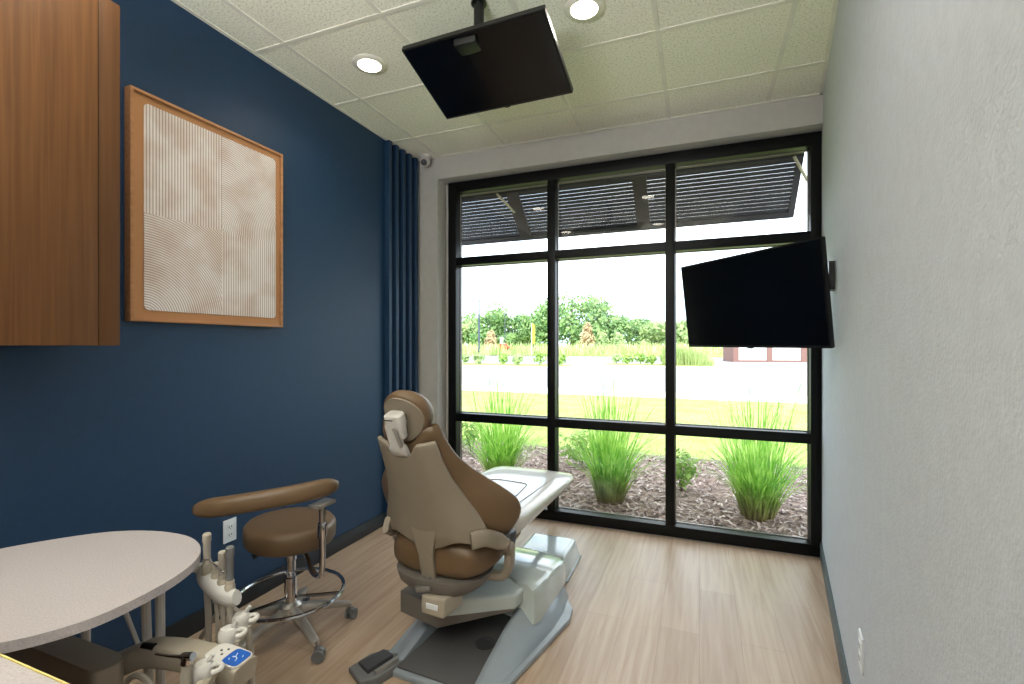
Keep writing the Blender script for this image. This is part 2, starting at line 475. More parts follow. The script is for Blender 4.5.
sc_ = thing('security_camera', 'small white dome security camera in the ceiling corner', 'security camera', (-2.125, 3.44, ZC))
b = MB(); b.lathe([(.001, 0), (.052, -.001), (.052, -.022), (.046, -.03), (.001, -.03)], 24); b.make('base', M['white'], sc_)
b = MB(); bmesh.ops.create_uvsphere(b.bm, u_segments=20, v_segments=14, radius=.043, matrix=Matrix.Translation((.005, -.012, -.055))); b.make('eyeball', M['white'], sc_)
b = MB(); b.tube([(.012, -.040, -.072), (.018, -.056, -.080)], [.026, .024], 16); b.make('lens', M['blk'], sc_)

# ------------------------------------------------------------------ screens
def screen_tv(name, label, TL, TR, BL, th, nrm_sign=1):
    TL, TR, BL = Vector(TL), Vector(TR), Vector(BL)
    ux = (TR - TL); w = ux.length; ux.normalize(); uy = (BL - TL); hgt = uy.length; uy = (uy - ux * uy.dot(ux)).normalized()
    n = ux.cross(uy) * nrm_sign                   # away from viewer
    t = thing(name, label, 'television', TL)
    def P(a, bb, c): return ux * a + uy * bb + n * c
    def slab(b, a0, a1, b0, b1, c0, c1, bev=0):
        loop = [(a0, b0), (a1, b0), (a1, b1), (a0, b1)]
        b.loft([[P(x, y, c0) for x, y in loop], [P(x, y, c1) for x, y in loop]])
        if bev:
            r = bmesh.ops.bevel(b.bm, geom=b.bm.edges[:], offset=bev, segments=2, affect='EDGES')
    b = MB(); slab(b, 0, w, 0, hgt, 0, th, .003); b.make('housing', M['blk'], t)
    b = MB(); slab(b, .009, w - .009, .009, hgt - .014, -.0012, .004); b.make('screen', M['screen'], t, smooth=0)
    b = MB(); slab(b, w * .22, w * .78, hgt * .3, hgt * .85, th, th + .03, .008); b.make('rear_housing', M['blk'], t)
    b = MB(); slab(b, w * .49, w * .53, hgt - .004, hgt + .006, .002, .012, .002); b.make('sensor_bump', M['blk'], t)
    return t, P, w, hgt
tv, P, w, hgt = screen_tv('wall_television', 'black flat television tilted on a swing arm off the white wall', (-.104 * .985 - .012, 3.328 * .985 - .004, 1.375 + .515 * .985), (.544 * .985 - .012, 2.619 * .985 - .004, 1.375 + .511 * .985), (-.058 * .985 - .012, 3.380 * .985 - .004, 1.375 - .010 * .985), .03)
b = MB(); o0 = Vector(tv.location)
wy = 2.80; plate = Vector((xr(wy), wy, 1.72)) - o0
c0 = P(w * .72, hgt * .45, .05)
b.tube([c0, plate + Vector((-.02, 0, 0))], .02, 8); b.tube([c0 - Vector((0, 0, .12)), c0 + Vector((0, 0, .12))], .018, 8)
b.make('swing_arm', M['blk'], tv)
b = MB(); pts = []
dirw = Vector((.1414, 1, 0)).normalized(); nw = Vector((-1, .1414, 0)).normalized()
q = [plate + dirw * a + Vector((0, 0, z)) for a, z in ((-.05, -.07), (.05, -.07), (.05, .07), (-.05, .07))]
b.loft([q, [p + nw * .025 for p in q]]); b.make('wall_plate', M['blk'], tv, smooth=0)

k = .74
tv2, P, w, hgt = screen_tv('ceiling_television', 'black flat television hung face down from the ceiling on a pole', (-1.751 * k, 2.547 * k, 1.365 + 1.872 * k), (-.792 * k, 2.507 * k, 1.365 + 1.862 * k), (-1.750 * k, 3.096 * k, 1.365 + 1.674 * k), .03)
o0 = Vector(tv2.location); px_, py_ = -.945, 1.99
b = MB(); zt = P(w * .5, hgt * .3, .03).z
b.tube([(px_ - o0.x, py_ - o0.y, zt + .03), (px_ - o0.x, py_ - o0.y, ZC - .012 - o0.z)], .024, 14)
b.lathe([(.024, 0), (.036, -.0), (.036, -.008), (.024, -.010)], 20, (px_ - o0.x, py_ - o0.y, ZC - .006 - o0.z))
b.make('ceiling_pole', M['blk'], tv2)
b = MB(); b.box(px_ - o0.x - .08, px_ - o0.x + .03, py_ - o0.y - .1, py_ - o0.y + .04, zt - .02, zt + .05, .01); b.make('tilt_bracket', M['blk'], tv2)

# ------------------------------------------------------------------ framed artwork
art = thing('framed_artwork', 'square wooden framed relief of white combed lines on the blue wall', 'picture', (XL, 1.272, 1.478))
AW, AH = .785, .985
b = MB()
fwid = .014
b.box(0.001, .042, 0, fwid, 0, AH, .002); b.box(.001, .042, AW - fwid, AW, 0, AH, .002); b.box(.001, .042, fwid, AW - fwid, 0, fwid, .002); b.box(.001, .042, fwid, AW - fwid, AH - fwid, AH, .002)
b.make('frame', M['frame'], art)
b = MB(); b.box(.004, .030, fwid, AW - fwid, fwid, AH - fwid); b.make('linen_mount', M['linen'], art, smooth=0)
# relief sheet
def artmat():
    m, nt, bs, o = newmat('combed_relief')
    tc = N(nt, 'TexCoord'); sx = N(nt, 'SeparateXYZ'); nt.links.new(tc.outputs['Object'], sx.inputs[0])
    y, z = sx.outputs[1], sx.outputs[2]
    ym, zm = AW * .53, AH * .475
    def saw(v, fr=75.0): return math_node(nt, 'PINGPONG', math_node(nt, 'MULTIPLY', v, fr), 0.5)
    vert = saw(y)
    def ring(cy, cz):
        a = math_node(nt, 'SUBTRACT', y, cy); c = math_node(nt, 'SUBTRACT', z, cz)
        d = math_node(nt, 'SQRT', math_node(nt, 'ADD', math_node(nt, 'MULTIPLY', a, a), math_node(nt, 'MULTIPLY', c, c)))
        return saw(d, 92.0)
    ringA = ring(.06, .02)               # lower left: arcs round the lower left corner
    ringB = ring(ym - .02, AH * .5)      # upper right
    right = math_node(nt, 'GREATER_THAN', y, ym); upper = math_node(nt, 'GREATER_THAN', z, zm)
    def mix(f, a, c):
        return math_node(nt, 'ADD', math_node(nt, 'MULTIPLY', c, f), math_node(nt, 'MULTIPLY', a, math_node(nt, 'SUBTRACT', 1.0, f)))
    left = mix(upper, ringA, vert); rgt = mix(upper, vert, ringB); hh = mix(right, left, rgt)
    r = N(nt, 'ValToRGB'); r.color_ramp.elements[0].position = .06; r.color_ramp.elements[1].position = .30
    r.color_ramp.elements[0].color = lin((168, 152, 142)); r.color_ramp.elements[1].color = lin((226, 216, 212))
    nt.links.new(hh, r.inputs[0])
    no = N(nt, 'TexNoise'); no.inputs['Scale'].default_value = 7; nt.links.new(tc.outputs['Object'], no.inputs['Vector'])
    r2 = N(nt, 'ValToRGB'); r2.color_ramp.elements[0].position = .35; r2.color_ramp.elements[1].position = .6
    r2.color_ramp.elements[0].color = lin((238, 228, 220)); r2.color_ramp.elements[1].color = (1, 1, 1, 1)
    nt.links.new(no.outputs['Fac'], r2.inputs[0])
    mx = N(nt, 'MixRGB'); mx.blend_type = 'MULTIPLY'; mx.inputs[0].default_value = 1
    nt.links.new(r.outputs[0], mx.inputs[1]); nt.links.new(r2.outputs[0], mx.inputs[2]); nt.links.new(mx.outputs[0], bs.inputs['Base Color'])
    bs.inputs['Roughness'].default_value = .85
    bp = N(nt, 'Bump'); bp.inputs['Strength'].default_value = .6; bp.inputs['Distance'].default_value = .004
    nt.links.new(hh, bp.inputs['Height']); nt.links.new(bp.outputs[0], bs.inputs['Normal'])
    return m
b = MB()
r0, y0, y1, z0, z1 = .02, .058, AW - .045, .05, AH - .045
loop = arc_pts((y1 - r0, z1 - r0), r0, 0, 90, 5) + arc_pts((y0 + r0, z1 - r0), r0, 90, 180, 5) + arc_pts((y0 + r0, z0 + r0), r0, 180, 270, 5) + arc_pts((y1 - r0, z0 + r0), r0, 270, 360, 5)
b.loft([[(.029, p[0], p[1]) for p in loop], [(.034, p[0], p[1]) for p in loop]])
b.make('relief_sheet', artmat(), art, smooth=30)

# ------------------------------------------------------------------ outlets
def outlet(label, loc, rz):
    t = thing('wall_outlet', label, 'outlet', loc, rz)
    b = MB(); b.box(0, .006, -.036, .036, -.058, .058, .002); b.make('cover_plate', M['outlet'], t)
    for z in (-.02, .02):
        b = MB(); b.box(.005, .008, -.017, .017, z - .014, z + .014, .003)
        rc = b.make('receptacle', M['outlet'], t)
        b = MB(); b.box(.0078, .0085, -.009, -.006, z - .005, z + .006); b.box(.0078, .0085, .005, .008, z - .005, z + .006); b.box(.0078, .0085, -.002, .002, z - .011, z - .007)
        b.make('slot', M['slot'], rc, smooth=0)
outlet('white duplex outlet low on the blue wall behind the stool', (XL, 1.755, .425), 0)
yo = 1.85
outlet('white duplex outlet low on the white wall by the floor', (xr(yo), yo, .385), PI - math.atan(.1414))

# ------------------------------------------------------------------ upper cabinet, worktop
cab = thing('wall_cabinet', 'oak laminate wall cabinet hanging at the upper left', 'cabinet', (XL, 0, 1.375))
b = MB(); b.box(0.001, .33, -.9, 1.045, 0, 1.2); b.make('carcass', M['wooddk'], cab, smooth=0)
b = MB(); b.box(.001, .344, 1.0, 1.065, -.0, 1.2, .001); b.make('end_panel', M['wooddk'], cab)
for i, (a, c) in enumerate(((.43, .995), (-.14, .427), (-.9, -.143))):
    b = MB(); b.box(.331, .351, a, c, 0.0005, 1.2, .0015); b.make('door', M['wood'], cab)

wt = thing('worktop', 'white laminate worktop corner at the lower left edge', 'worktop', (0, 0, 0))
b = MB(); b.box(XL + .001, -.70, -.35, .388, .872, .908, .003); b.make('top', M['laminate'], wt)
b = MB(); b.box(XL + .001, -.70, .3881, .3905, .872, .9085); b.make('edge_band', M['yellow'], wt, smooth=0)
b = MB(); b.box(XL + .001, XL + .03, -.34, .30, 0, .872); b.box(-.76, -.73, -.34, .30, 0, .872); b.box(XL + .03, -.76, -.30, -.28, .1, .872); b.make('panel_leg', M['wooddk'], wt, smooth=0)

# ------------------------------------------------------------------ round side table
TZ = .80
tab = thing('round_table', 'oval white speckled table top at the lower left', 'table', (-1.5, .65, 0))
outl = [(-1.80, .43), (-1.86, .56), (-1.86, .68), (-1.80, .80), (-1.70, .915), (-1.58, .972), (-1.45, .985), (-1.345, .955), (-1.27, .898), (-1.222, .82), (-1.195, .72), (-1.192, .62), (-1.225, .54), (-1.285, .475), (-1.375, .42), (-1.48, .385), (-1.62, .37), (-1.72, .38)]
sp = smooth_path(outl + [outl[0]], 4)[:-1]
sp = [(p.x + 1.5, p.y - .65) for p in sp][::-1]
b = MB(); b.prism(sp, TZ - .022, TZ, .003, 2); b.make('table_top', [M['laminate']], tab, smooth=40)
b = MB(); b.box(-.16, .14, -.13, .17, TZ - .05, TZ - .0225, .004); b.box(.0, .20, .12, .22, TZ - .045, TZ - .0225, .004)
b.make('under_frame', M['taupe'], tab)
for (x, y, x2, y2) in ((.135, .17, .145, .19), (.165, .19, .155, .20), (-.18, .20, -.18, .20)):
    b = MB(); b.tube([(x, y, TZ - .022), (x2, y2, 0.0)], .011, 10); b.make('leg', M['white'], tab)
b = MB(); b.tube([(.06, .14, TZ - .05), (.15, .17, .52)], .006, 8); b.make('brace', M['white'], tab)

# ------------------------------------------------------------------ instrument delivery arm
arm = thing('instrument_delivery_system', 'taupe swivel instrument arm with blue touchpad below the table', 'dental instrument arm', (-1.40, .76, 0))
AO = Vector((-1.40, .76, 0))
b = MB(); b.lathe([(.001, 0), (.12, 0), (.12, .02), (.035, .05), (.030, .40), (.030, .50)], 24); b.make('post', M['taupe'], arm)
loop = [(x, y) for x, y in arc_pts((0, -.01), .036, -90, 90, 10)] + [(-.82, .026), (-.82, -.046)]
b = MB(); b.prism(loop, .45, .574, .008, 3); b.make('lower_arm', M['taupe'], arm)
# touchpad arm : lofted curved body from pivot to control head
path = smooth_path([(-1.46, .80, .515), (-1.400, .805, .545), (-1.339, .815, .572), (-1.262, .829, .580), (-1.176, .845, .577), (-1.103, .855, .570), (-1.048, .860, .563)], 4)
secs = []
for i, p in enumerate(path):
    d = (path[min(i + 1, len(path) - 1)] - path[max(i - 1, 0)]).normalized(); sd = d.cross(Vector((0, 0, 1))).normalized(); up = sd.cross(d)
    f_ = i / (len(path) - 1); hw = .024 + .012 * f_; ht = .030 if f_ < .9 else .028
    secs.append([p - AO + sd * q[0] + up * q[1] for q in sup(hw, ht, 20, .45)])
b = MB(); b.loft(secs); b.make('touchpad_arm', M['taupe'], arm)
d = (path[-1] - path[-6]).normalized(); sd = d.cross(Vector((0, 0, 1))).normalized(); up = sd.cross(d)
pc = path[-1] - AO - d * .030 + up * .0275
def padloop(a, c, h0, e=.4, off=Vector((0, 0, 0))): return [pc + off + d * q[0] + sd * q[1] + up * h0 for q in sup(a, c, 24, e)]
b = MB(); b.loft([padloop(.052, .032, -.002, off=-d * .024), padloop(.052, .032, .003, off=-d * .024)]); tp = b.make('touchpad', M['white'], arm)
b = MB(); b.loft([padloop(.024, .027, .0028), padloop(.024, .027, .0046)]); bt = b.make('blue_keypad', M['padblue'], tp)
# white chair symbol marks on the keypad
b = MB()
def mk(pts): b.tube([pc + d * a * .8 + sd * c * .9 + up * .0052 for a, c in pts], .0011, 6)
mk([(-.010, -.012), (-.004, .000), (.006, .004), (.010, .014)]); mk([(-.004, .000), (-.012, .004)]); mk([(.012, -.012), (.016, -.006)]); mk([(-.016, .012), (-.010, .017)])
b.make('keypad_symbol', M['outlet'], bt)
b = MB()
for a, c in ((-.040, -.014), (-.052, -.004), (-.040, .006), (-.058, .014)): b.lathe([(.003, 0), (.003, .002), (.001, .0025)], 12, tuple(pc + d * a + sd * c + up * .003))
b.make('round_key', M['midgrey'], tp)
# holder bar with three ring holders
H = [(-1.187, .962, .612), (-1.158, .900, .612), (-1.103, .792, .600)]
b = MB(); b.tube([Vector((-1.205, 1.01, .585)) - AO, Vector((-1.072, .752, .575)) - AO], .016, 10); b.tube([Vector((-1.16, .86, .575)) - AO, Vector((-1.14, .89, .58)) - AO], .02, 8); b.make('holder_bar', M['taupe'], arm)
for hx, hy, hz in H:
    b = MB(); c = Vector((hx, hy, hz)) - AO
    b.lathe([(.012, -.030), (.021, -.024), (.024, -.004), (.023, .010), (.017, .018), (.004, .020)], 20, tuple(c))
    b.tube([c + Vector((.016 * math.cos(a), .016 * math.sin(a), .004)) + Vector((.030, .006, .004)) for a in [R(v) for v in range(-60, 181, 30)]], .0060, 8)
    b.tube([c + Vector((.004, .004, .012)), c + Vector((.016, .014, .034))], .0055, 8)
    b.make('ring_holder', M['white'], arm)
# black lever slots
b = MB(); b.tube([Vector((-1.335, .80, .60)) - AO, Vector((-1.295, .802, .605)) - AO], .009, 8); b.make('lever', M['blk'], arm)

def hose(name, label, pts, r=.0075, mat='hose', cat='hose', group='thin beige instrument hoses'):
    b = MB(); o_ = Vector(pts[0]); b.tube([p - o_ for p in smooth_path(pts, 6)], r, 8)
    return tag(b.make(name, M[mat], None, loc=o_), label, cat, group)
hose('instrument_hose', 'beige hose drooping from the holder nearest the stool to the floor', [(-1.158, .962, .60), (-1.150, .962, .45), (-1.11, .955, .30), (-1.07, .93, .12), (-1.10, .90, .012)])
hose('instrument_hose', 'beige hose hanging from the middle ring holder', [(-1.13, .905, .60), (-1.13, .90, .45), (-1.14, .88, .25), (-1.13, .9, .012)])
hose('instrument_hose', 'beige hose hanging below the syringe holder', [(-1.085, .80, .575), (-1.09, .80, .45), (-1.10, .78, .25), (-1.12, .80, .012)])
hose('instrument_hose', 'beige hose arching left from behind the touchpad arm', [(-1.36, .76, .45), (-1.34, .765, .53), (-1.29, .77, .55), (-1.24, .775, .50), (-1.20, .79, .30), (-1.20, .82, .012)])
hose('instrument_hose', 'beige hose arching above the far side of the touchpad arm', [(-1.36, .97, .52), (-1.30, .985, .60), (-1.24, .99, .61), (-1.20, 1.0, .52), (-1.19, 1.0, .3), (-1.22, 1.0, .012)])
hose('instrument_hose', 'slanting beige hose crossing under the touchpad arm', [(-1.20, .83, .53), (-1.27, .82, .40), (-1.33, .84, .22), (-1.34, .9, .012)], .010)

# air water syringe in the near holder
syr = thing('air_water_syringe', 'air water syringe with chrome head and needle in the nearest holder', 'dental syringe', (-1.118, .757, .535))
b = MB(); b.tube([(.004, 0, -.10), (0.004, .0, .04), (.006, .002, .100)], [.011, .013, .011], 14); b.make('handle', M['hose'], syr)
b = MB(); b.tube([(.006, .002, .100), (.008, .003, .118)], [.013, .012], 14); b.tube([(-.004, .0, .114), (.026, .003, .120)], .009, 12); b.make('head', M['chrome'], syr)
b = MB(); b.tube([(-.004, 0, .113), (-.04, -.008, .111), (-.075, -.016, .113)], [.004, .003, .0025], 8); b.make('needle', M['chrome'], syr)

# handpiece rack by the table edge
rack = thing('handpiece_holder', 'white crescent handpiece holder clipped at the table edge', 'dental handpiece holder', (-1.25, .93, 0))
RO = Vector((-1.25, .93, 0))
rp = smooth_path([(-1.325, .946, .738), (-1.298, .941, .715), (-1.253, .942, .692), (-1.21, .943, .681), (-1.181, .944, .684)], 5)
b = MB(); b.tube([p - RO for p in rp], [.018 + .009 * math.sin(PI * i / (len(rp) - 1)) for i in range(len(rp))], 14, flat=(.8, 1.15)); b.make('cradle', M['white'], rack)
b = MB(); b.tube([Vector((-1.325, .946, .738)) - RO, Vector((-1.36, .90, .768)) - RO], .014, 10); b.make('clip_arm', M['white'], rack)
b = MB(); b.tube([Vector((-1.325, .93, .770)) - RO, Vector((-1.27, .93, .778)) - RO, Vector((-1.215, .93, .752)) - RO], .0025, 6); b.make('wire', M['chrome'], rack)
spots = [(-1.291, .938, .742, .105, 'pale upright handpiece at the table end of the holder, tallest of the row'),
         (-1.263, .944, .716, .050, 'short upright nozzle second along the handpiece holder'),
         (-1.236, .943, .706, .097, 'pale upright handpiece third along the holder'),
         (-1.207, .943, .698, .123, 'grey upright handpiece at the holder end nearest the stool')]
for i, (x, y, z, hh, lab) in enumerate(spots):
    t = thing('handpiece', lab, 'dental handpiece', (x, y, z - .03), 0, 'upright handpieces in the holder')
    b = MB(); b.lathe([(.008, -.03), (.011, .0), (.0135, .03), (.0135, .045), (.011, .05), (.012, .055), (.0105, .06)], 14); b.make('coupling', M['taupe'], t)
    b = MB(); b.lathe([(.0095, .058), (.0095, .03 + hh * .75), (.011, .03 + hh * .78), (.011, .03 + hh - .004), (.008, .03 + hh)], 14); b.make('barrel', M['midgrey' if i == 3 else 'hose'], t)
    hose('handpiece_hose', 'beige hose under the ' + ['far upright handpiece', 'short upright nozzle', 'third upright handpiece', 'upright handpiece nearest the stool'][i],
         [(x, y, z - .055), (x + .004, y + .002, z - .16), (x - .005, y + .005, z - .36), (x - .02, y + .02, .14), (x - .04, y + .01, .012)], [.0085, .005, .007, .0085][i])

# ------------------------------------------------------------------ stool
SX, SY = -1.805, 1.725
st = thing('dental_stool', 'tan padded dental stool with curved body support and chrome foot ring', 'stool', (SX, SY, 0))
secs = []
def seatring(sc, z): 
    out = []
    for k in range(36):
        a = 2 * PI * k / 36; r = .205 * (1 + .05 * math.cos(2 * a + .6)); out.append((r * sc * math.cos(a), r * sc * math.sin(a), z))
    return out
b = MB(); b.loft([seatring(.84, .452), seatring(.95, .455), seatring(1, .47), seatring(1.01, .51), seatring(1, .532), seatring(.95, .545), seatring(.8, .550), seatring(.4, .552)]); b.make('seat', M['tanvinyl'], st, smooth=60)
b = MB(); b.box(-.10, .10, -.07, .07, .437, .453, .003); b.make('seat_plate', M['blk'], st)
b = MB(); b.tube([(-.02, -.03, .44), (-.06, -.10, .43), (-.085, -.135, .412)], [.008, .008, .014], 8); b.make('height_lever', M['blk'], st)
b = MB(); b.lathe([(.028, .13), (.028, .28), (.022, .282), (.022, .36), (.026, .362), (.026, .437)], 20); b.make('gas_column', M['chrome'], st)
b = MB(); b.lathe([(.05, .085), (.055, .10), (.05, .15), (.034, .165)], 20); b.make('hub', M['alu'], st)
b = MB(); b.tube([(.238 * math.cos(2 * PI * k / 48), .238 * math.sin(2 * PI * k / 48), .205) for k in range(48)], .009, 8, closed=True)
for k in range(3):
    a = R(20 + 120 * k); b.tube([(.03 * math.cos(a), .03 * math.sin(a), .185), (.235 * math.cos(a), .235 * math.sin(a), .205)], .009, 8)
b.make('foot_ring', M['chrome'], st)
for k in range(5):
    a = R(-22 + 72 * k); ca, sa = math.cos(a), math.sin(a); px_, py_ = -sa, ca
    secs = []
    for (r, z, w_, h_) in ((.03, .120, .026, .028), (.15, .108, .021, .021), (.24, .088, .018, .014), (.275, .080, .016, .012)):
        secs.append([(r * ca + px_ * q[0], r * sa + py_ * q[0], z + q[1]) for q in sup(w_, h_, 14, .7)])
    b = MB(); b.loft(secs); leg = b.make('leg', M['alu'], st)
    b = MB()
    cx_, cy_ = .270 * ca, .270 * sa; a2 = a + R(50); dx, dy_ = math.cos(a2), math.sin(a2); ox, oy = -dy_, dx
    b.tube([(cx_, cy_, .088), (cx_, cy_, .056)], .007, 8)
    for s_ in (-1, 1):
        c1 = Vector((cx_ + dx * .012 + ox * .008 * s_, cy_ + dy_ * .012 + oy * .008 * s_, .027)); c2 = c1 + Vector((ox * .014 * s_, oy * .014 * s_, 0))
        b.tube([c1, c2], .0265, 18)
    b.tube([(cx_ + dx * .012 - ox * .008, cy_ + dy_ * .012 - oy * .008, .04), (cx_ + dx * .012 + ox * .008, cy_ + dy_ * .012 + oy * .008, .04)], .02, 12)
    b.make('caster', M['midgrey'], leg)
# body support
c = Vector((-1.895 - SX, 1.735 - SY, 0)); pth = []
for i in range(25):
    a = R(-14 - 66 * i / 24); pth.append(c + Vector((.475 * math.cos(a), .475 * math.sin(a), .785 + .010 * math.sin(PI * i / 24) - .042 * i / 24)))
b = MB(); secs = []
for i, p in enumerate(pth):
    d = (pth[min(i + 1, 24)] - pth[max(i - 1, 0)]).normalized(); sd = d.cross(Vector((0, 0, 1))).normalized(); up = Vector((0, 0, 1))
    e = min(i, 24 - i); f_ = [.45, .78, .93, .99][e] if e < 4 else 1
    secs.append([p + sd * q[0] * f_ + up * q[1] * f_ for q in sup(.030, .037, 20, .75)])
b.loft(secs); b.make('body_support', M['tanvinyl'], st, smooth=70)
pb = pth[3]
b = MB(); b.box(pb.x - .03, pb.x + .03, pb.y - .05, pb.y + .05, .712, .728, .004); b.make('support_bracket', M['alu'], st)
b = MB(); b.tube(smooth_path([(pb.x, pb.y, .715), (pb.x, pb.y, .60), (pb.x, pb.y, .46), (pb.x - .02, pb.y + .01, .415), (pb.x - .09, pb.y + .04, .405), (.08, .0, .43)], 6), .0125, 12)
b.lathe([(.018, 0), (.019, .01), (.019, .05), (.018, .06)], 16, (pb.x, pb.y, .58))
b.make('support_post', M['chrome'], st)

# ------------------------------------------------------------------ dental chair
CO = Vector((-1.05, 1.76, 0)); ROT = R(-3.0)
ch = thing('dental_chair', 'tan reclining dental chair with leg rest sheen painted pale, facing the window on a grey base', 'dental chair', CO, ROT)
ca_, sa_ = .933, .36
def bp(u, s_, n): return Vector((u, -sa_ * s_ + ca_ * n, .44 + ca_ * s_ + sa_ * n))
HW = [(-.02, .17), (.03, .23), (.08, .29), (.13, .328), (.17, .350), (.21, .358), (.25, .350), (.30, .315), (.36, .258), (.42, .208), (.48, .178), (.54, .156), (.585, .146), (.675, .134)]
WR = [(-.02, .07), (.08, .12), (.2, .145), (.26, .14), (.34, .11), (.42, .075), (.5, .04), (.6, .02)]
def dip(u, s_): return -.055 * math.exp(-(u / .052) ** 4) * max(0, min(1, (s_ - .42) / .16))
def upholstery():
    secs = []; S = [-.02 + .668 * i / 30 for i in range(31)]
    for i, s_ in enumerate(S):
        e = min(i, 30 - i); f_ = [.55, .82, .94][e] if e < 3 else 1.0
        hw, wr = interp(HW, s_) * (0.9 + .1 * f_), interp(WR, s_)
        ring = []
        for q in sup(1, 1, 40, .8):
            u = q[0] * hw; th = .040 * f_ * (1 - .25 * abs(q[0]) ** 3)
            ring.append(bp(u, s_ + dip(u, s_), .058 + wr * q[0] ** 2 + q[1] * th))
        secs.append(ring)
    b = MB(); b.loft(secs); return b
upholstery().make('backrest_cushion', M['tanvinyl'], ch, smooth=70)
SHW = [(.10, .265), (.13, .258), (.18, .245), (.24, .222), (.30, .196), (.42, .156), (.5, .143), (.615, .132)]
def shell():
    b = MB(); rows = []; nu = 24; S = [.10 + .502 * i / 22 for i in range(23)]
    for s_ in S:
        hw = interp(SHW, s_); wr = interp(WR, s_) * .42; row = []
        for k in range(nu + 1):
            q = -1 + 2 * k / nu; u = q * hw
            s2 = s_ + dip(u, s_)
            if s_ < .22: s2 += .05 * max(0, 1 - abs(abs(q) - .55) / .45) * (1 - (s_ - .10) / .12) * (1 if abs(q) > .12 else 0)
            ch_ = max(0, abs(q) - .55) / .45
            row.append(bp(u, s2, .0 + wr * q * q + .028 * ch_ ** 1.5))
        rows.append(row)
    V = [[b.bm.verts.new(p) for p in r_] for r_ in rows]
    for r1, r2 in zip(V[:-1], V[1:]):
        for k in range(nu): b.bm.faces.new([r1[k], r1[k + 1], r2[k + 1], r2[k]])
    return b
o = shell().make('backrest_shell', M['shell'], ch, smooth=45)
md = o.modifiers.new('sol', 'SOLIDIFY'); md.thickness = .02; md.offset = 0
md = o.modifiers.new('bev', 'BEVEL'); md.width = .005; md.segments = 2; md.limit_method = 'ANGLE'; md.angle_limit = R(50)
# central strap from shell to seat pivot
b = MB(); secs = []
for s_, hw, n0 in ((.24, .085, .014), (.19, .065, .002), (.13, .046, -.012), (.08, .036, -.020), (.0, .034, -.034), (-.05, .034, -.036)):
    secs.append([bp(q[0] - .0, s_, n0 + q[1]) for q in sup(hw, .013, 16, .4)])
b.loft(secs); strap = b.make('recline_strap', M['shell'], ch)
b = MB()
for u in (-.018, .014): 
    lo = [bp(u + q[0], -.04, -.050 + q[1]) for q in sup(.006, .004, 10, .8)]; hi = [bp(u + q[0], -.008, -.048 + q[1]) for q in sup(.006, .004, 10, .8)]
    b.loft([lo, hi])
b.make('strap_screw', M['midgrey'], strap)
# arm loops
for sgn in (-1, 1):
    b = MB()
    pth = smooth_path([bp(.21 * sgn, .165, .015), bp((.255 if sgn > 0 else .22) * sgn, .15 if sgn > 0 else .10, .06), ((.285 if sgn > 0 else .25) * sgn, .10, .548 if sgn > 0 else .49), (.288 * sgn, .145, .50), (.285 * sgn, .15, .44), (.262 * sgn, .15, .392), (.19 * sgn, .15, .378)], 6)
    secs = []
    for i, p in enumerate(pth):
        d = (pth[min(i + 1, len(pth) - 1)] - pth[max(i - 1, 0)]).normalized(); fw_ = Vector((0, 1, 0)) if abs(d.y) < .8 else Vector((-sgn, .3, 0)).normalized(); sd = d.cross(fw_).normalized(); f2 = sd.cross(d).normalized()
        f_ = i / (len(pth) - 1)
        tw = .034 if f_ < .3 else (.026 if f_ < .5 else .018); dp_ = .014 if f_ < .3 else .028
        secs.append([p + sd * q[0] + f2 * q[1] for q in sup(tw, dp_, 16, .55)])
    b.loft(secs); a_ = b.make('arm_loop', M['shell'], ch, smooth=50)
    b = MB(); b.loft([[Vector((.287 * sgn + q[0], .145 + q[1], z)) for q in sup(w_, d_, 18, .6)] for z, w_, d_ in ((.495, .018, .028), (.515, .022, .031), (.57, .027, .036), (.585, .024, .032))])
    b.make('arm_socket', M['darkgrey'], a_)
# headrest
HS = .690
def hd(u, s_, n): return bp(u + .008, HS + s_, .05 + n)
def headring(f_, n):
    out = []
    for k in range(40):
        a = 2 * PI * k / 40; c_, s2 = math.cos(a), math.sin(a)
        r_u = .103 * f_ * (1 - .16 * max(0, -s2) ** 1.5); r_s = .105 * f_
        out.append(hd(r_u * c_, r_s * s2, n + .022 * c_ * c_))
    return out
b = MB(); b.loft([headring(.90, -.022), headring(.97, -.018), headring(1.0, .0), headring(.98, .022), headring(.88, .042), headring(.6, .05), headring(.3, .045)]); hr = b.make('headrest', M['tanvinyl'], ch, smooth=70)
b = MB(); b.loft([headring(.865, -.030), headring(.875, -.0215)]); b.make('headrest_back_plate', M['shell'], hr, smooth=40)
b = MB(); b.loft([[hd(q[0] - .008, s_ - .012, n0 + q[1]) for q in sup(w_, t_, 18, .5)] for s_, w_, t_, n0 in ((.052, .030, .020, -.045), (.046, .038, .024, -.048), (.010, .040, .026, -.050), (-.01, .034, .022, -.050), (-.05, .030, .018, -.046))])
b.make('headrest_knuckle', M['white'], hr)
b = MB(); b.box(0, .001, 0, .001, 0, .001); b.bm.clear()
b.loft([[hd(-.020 + q[0], .022 + q[1], n0) for q in sup(.022, .002, 10, .5)] for n0 in (-.073, -.0745)]); b.make('release_slot', M['blk'], hr)
b = MB()
b.loft([[bp(q[0] - .012, s_, n0 + q[1]) for q in sup(w_, t_, 16, .4)] for s_, w_, t_, n0 in ((.545, .034, .012, .006), (.56, .036, .018, -.002), (.59, .034, .020, -.008), (.60, .027, .016, -.010), (.68, .030, .016, -.008), (.70, .026, .012, -.006))])
b.make('glide_bar', M['white'], ch)
b = MB(); b.tube([bp(.016, .60, -.022), bp(.010, .68, -.028)], .008, 8); b.make('glide_cable', M['alu'], ch)

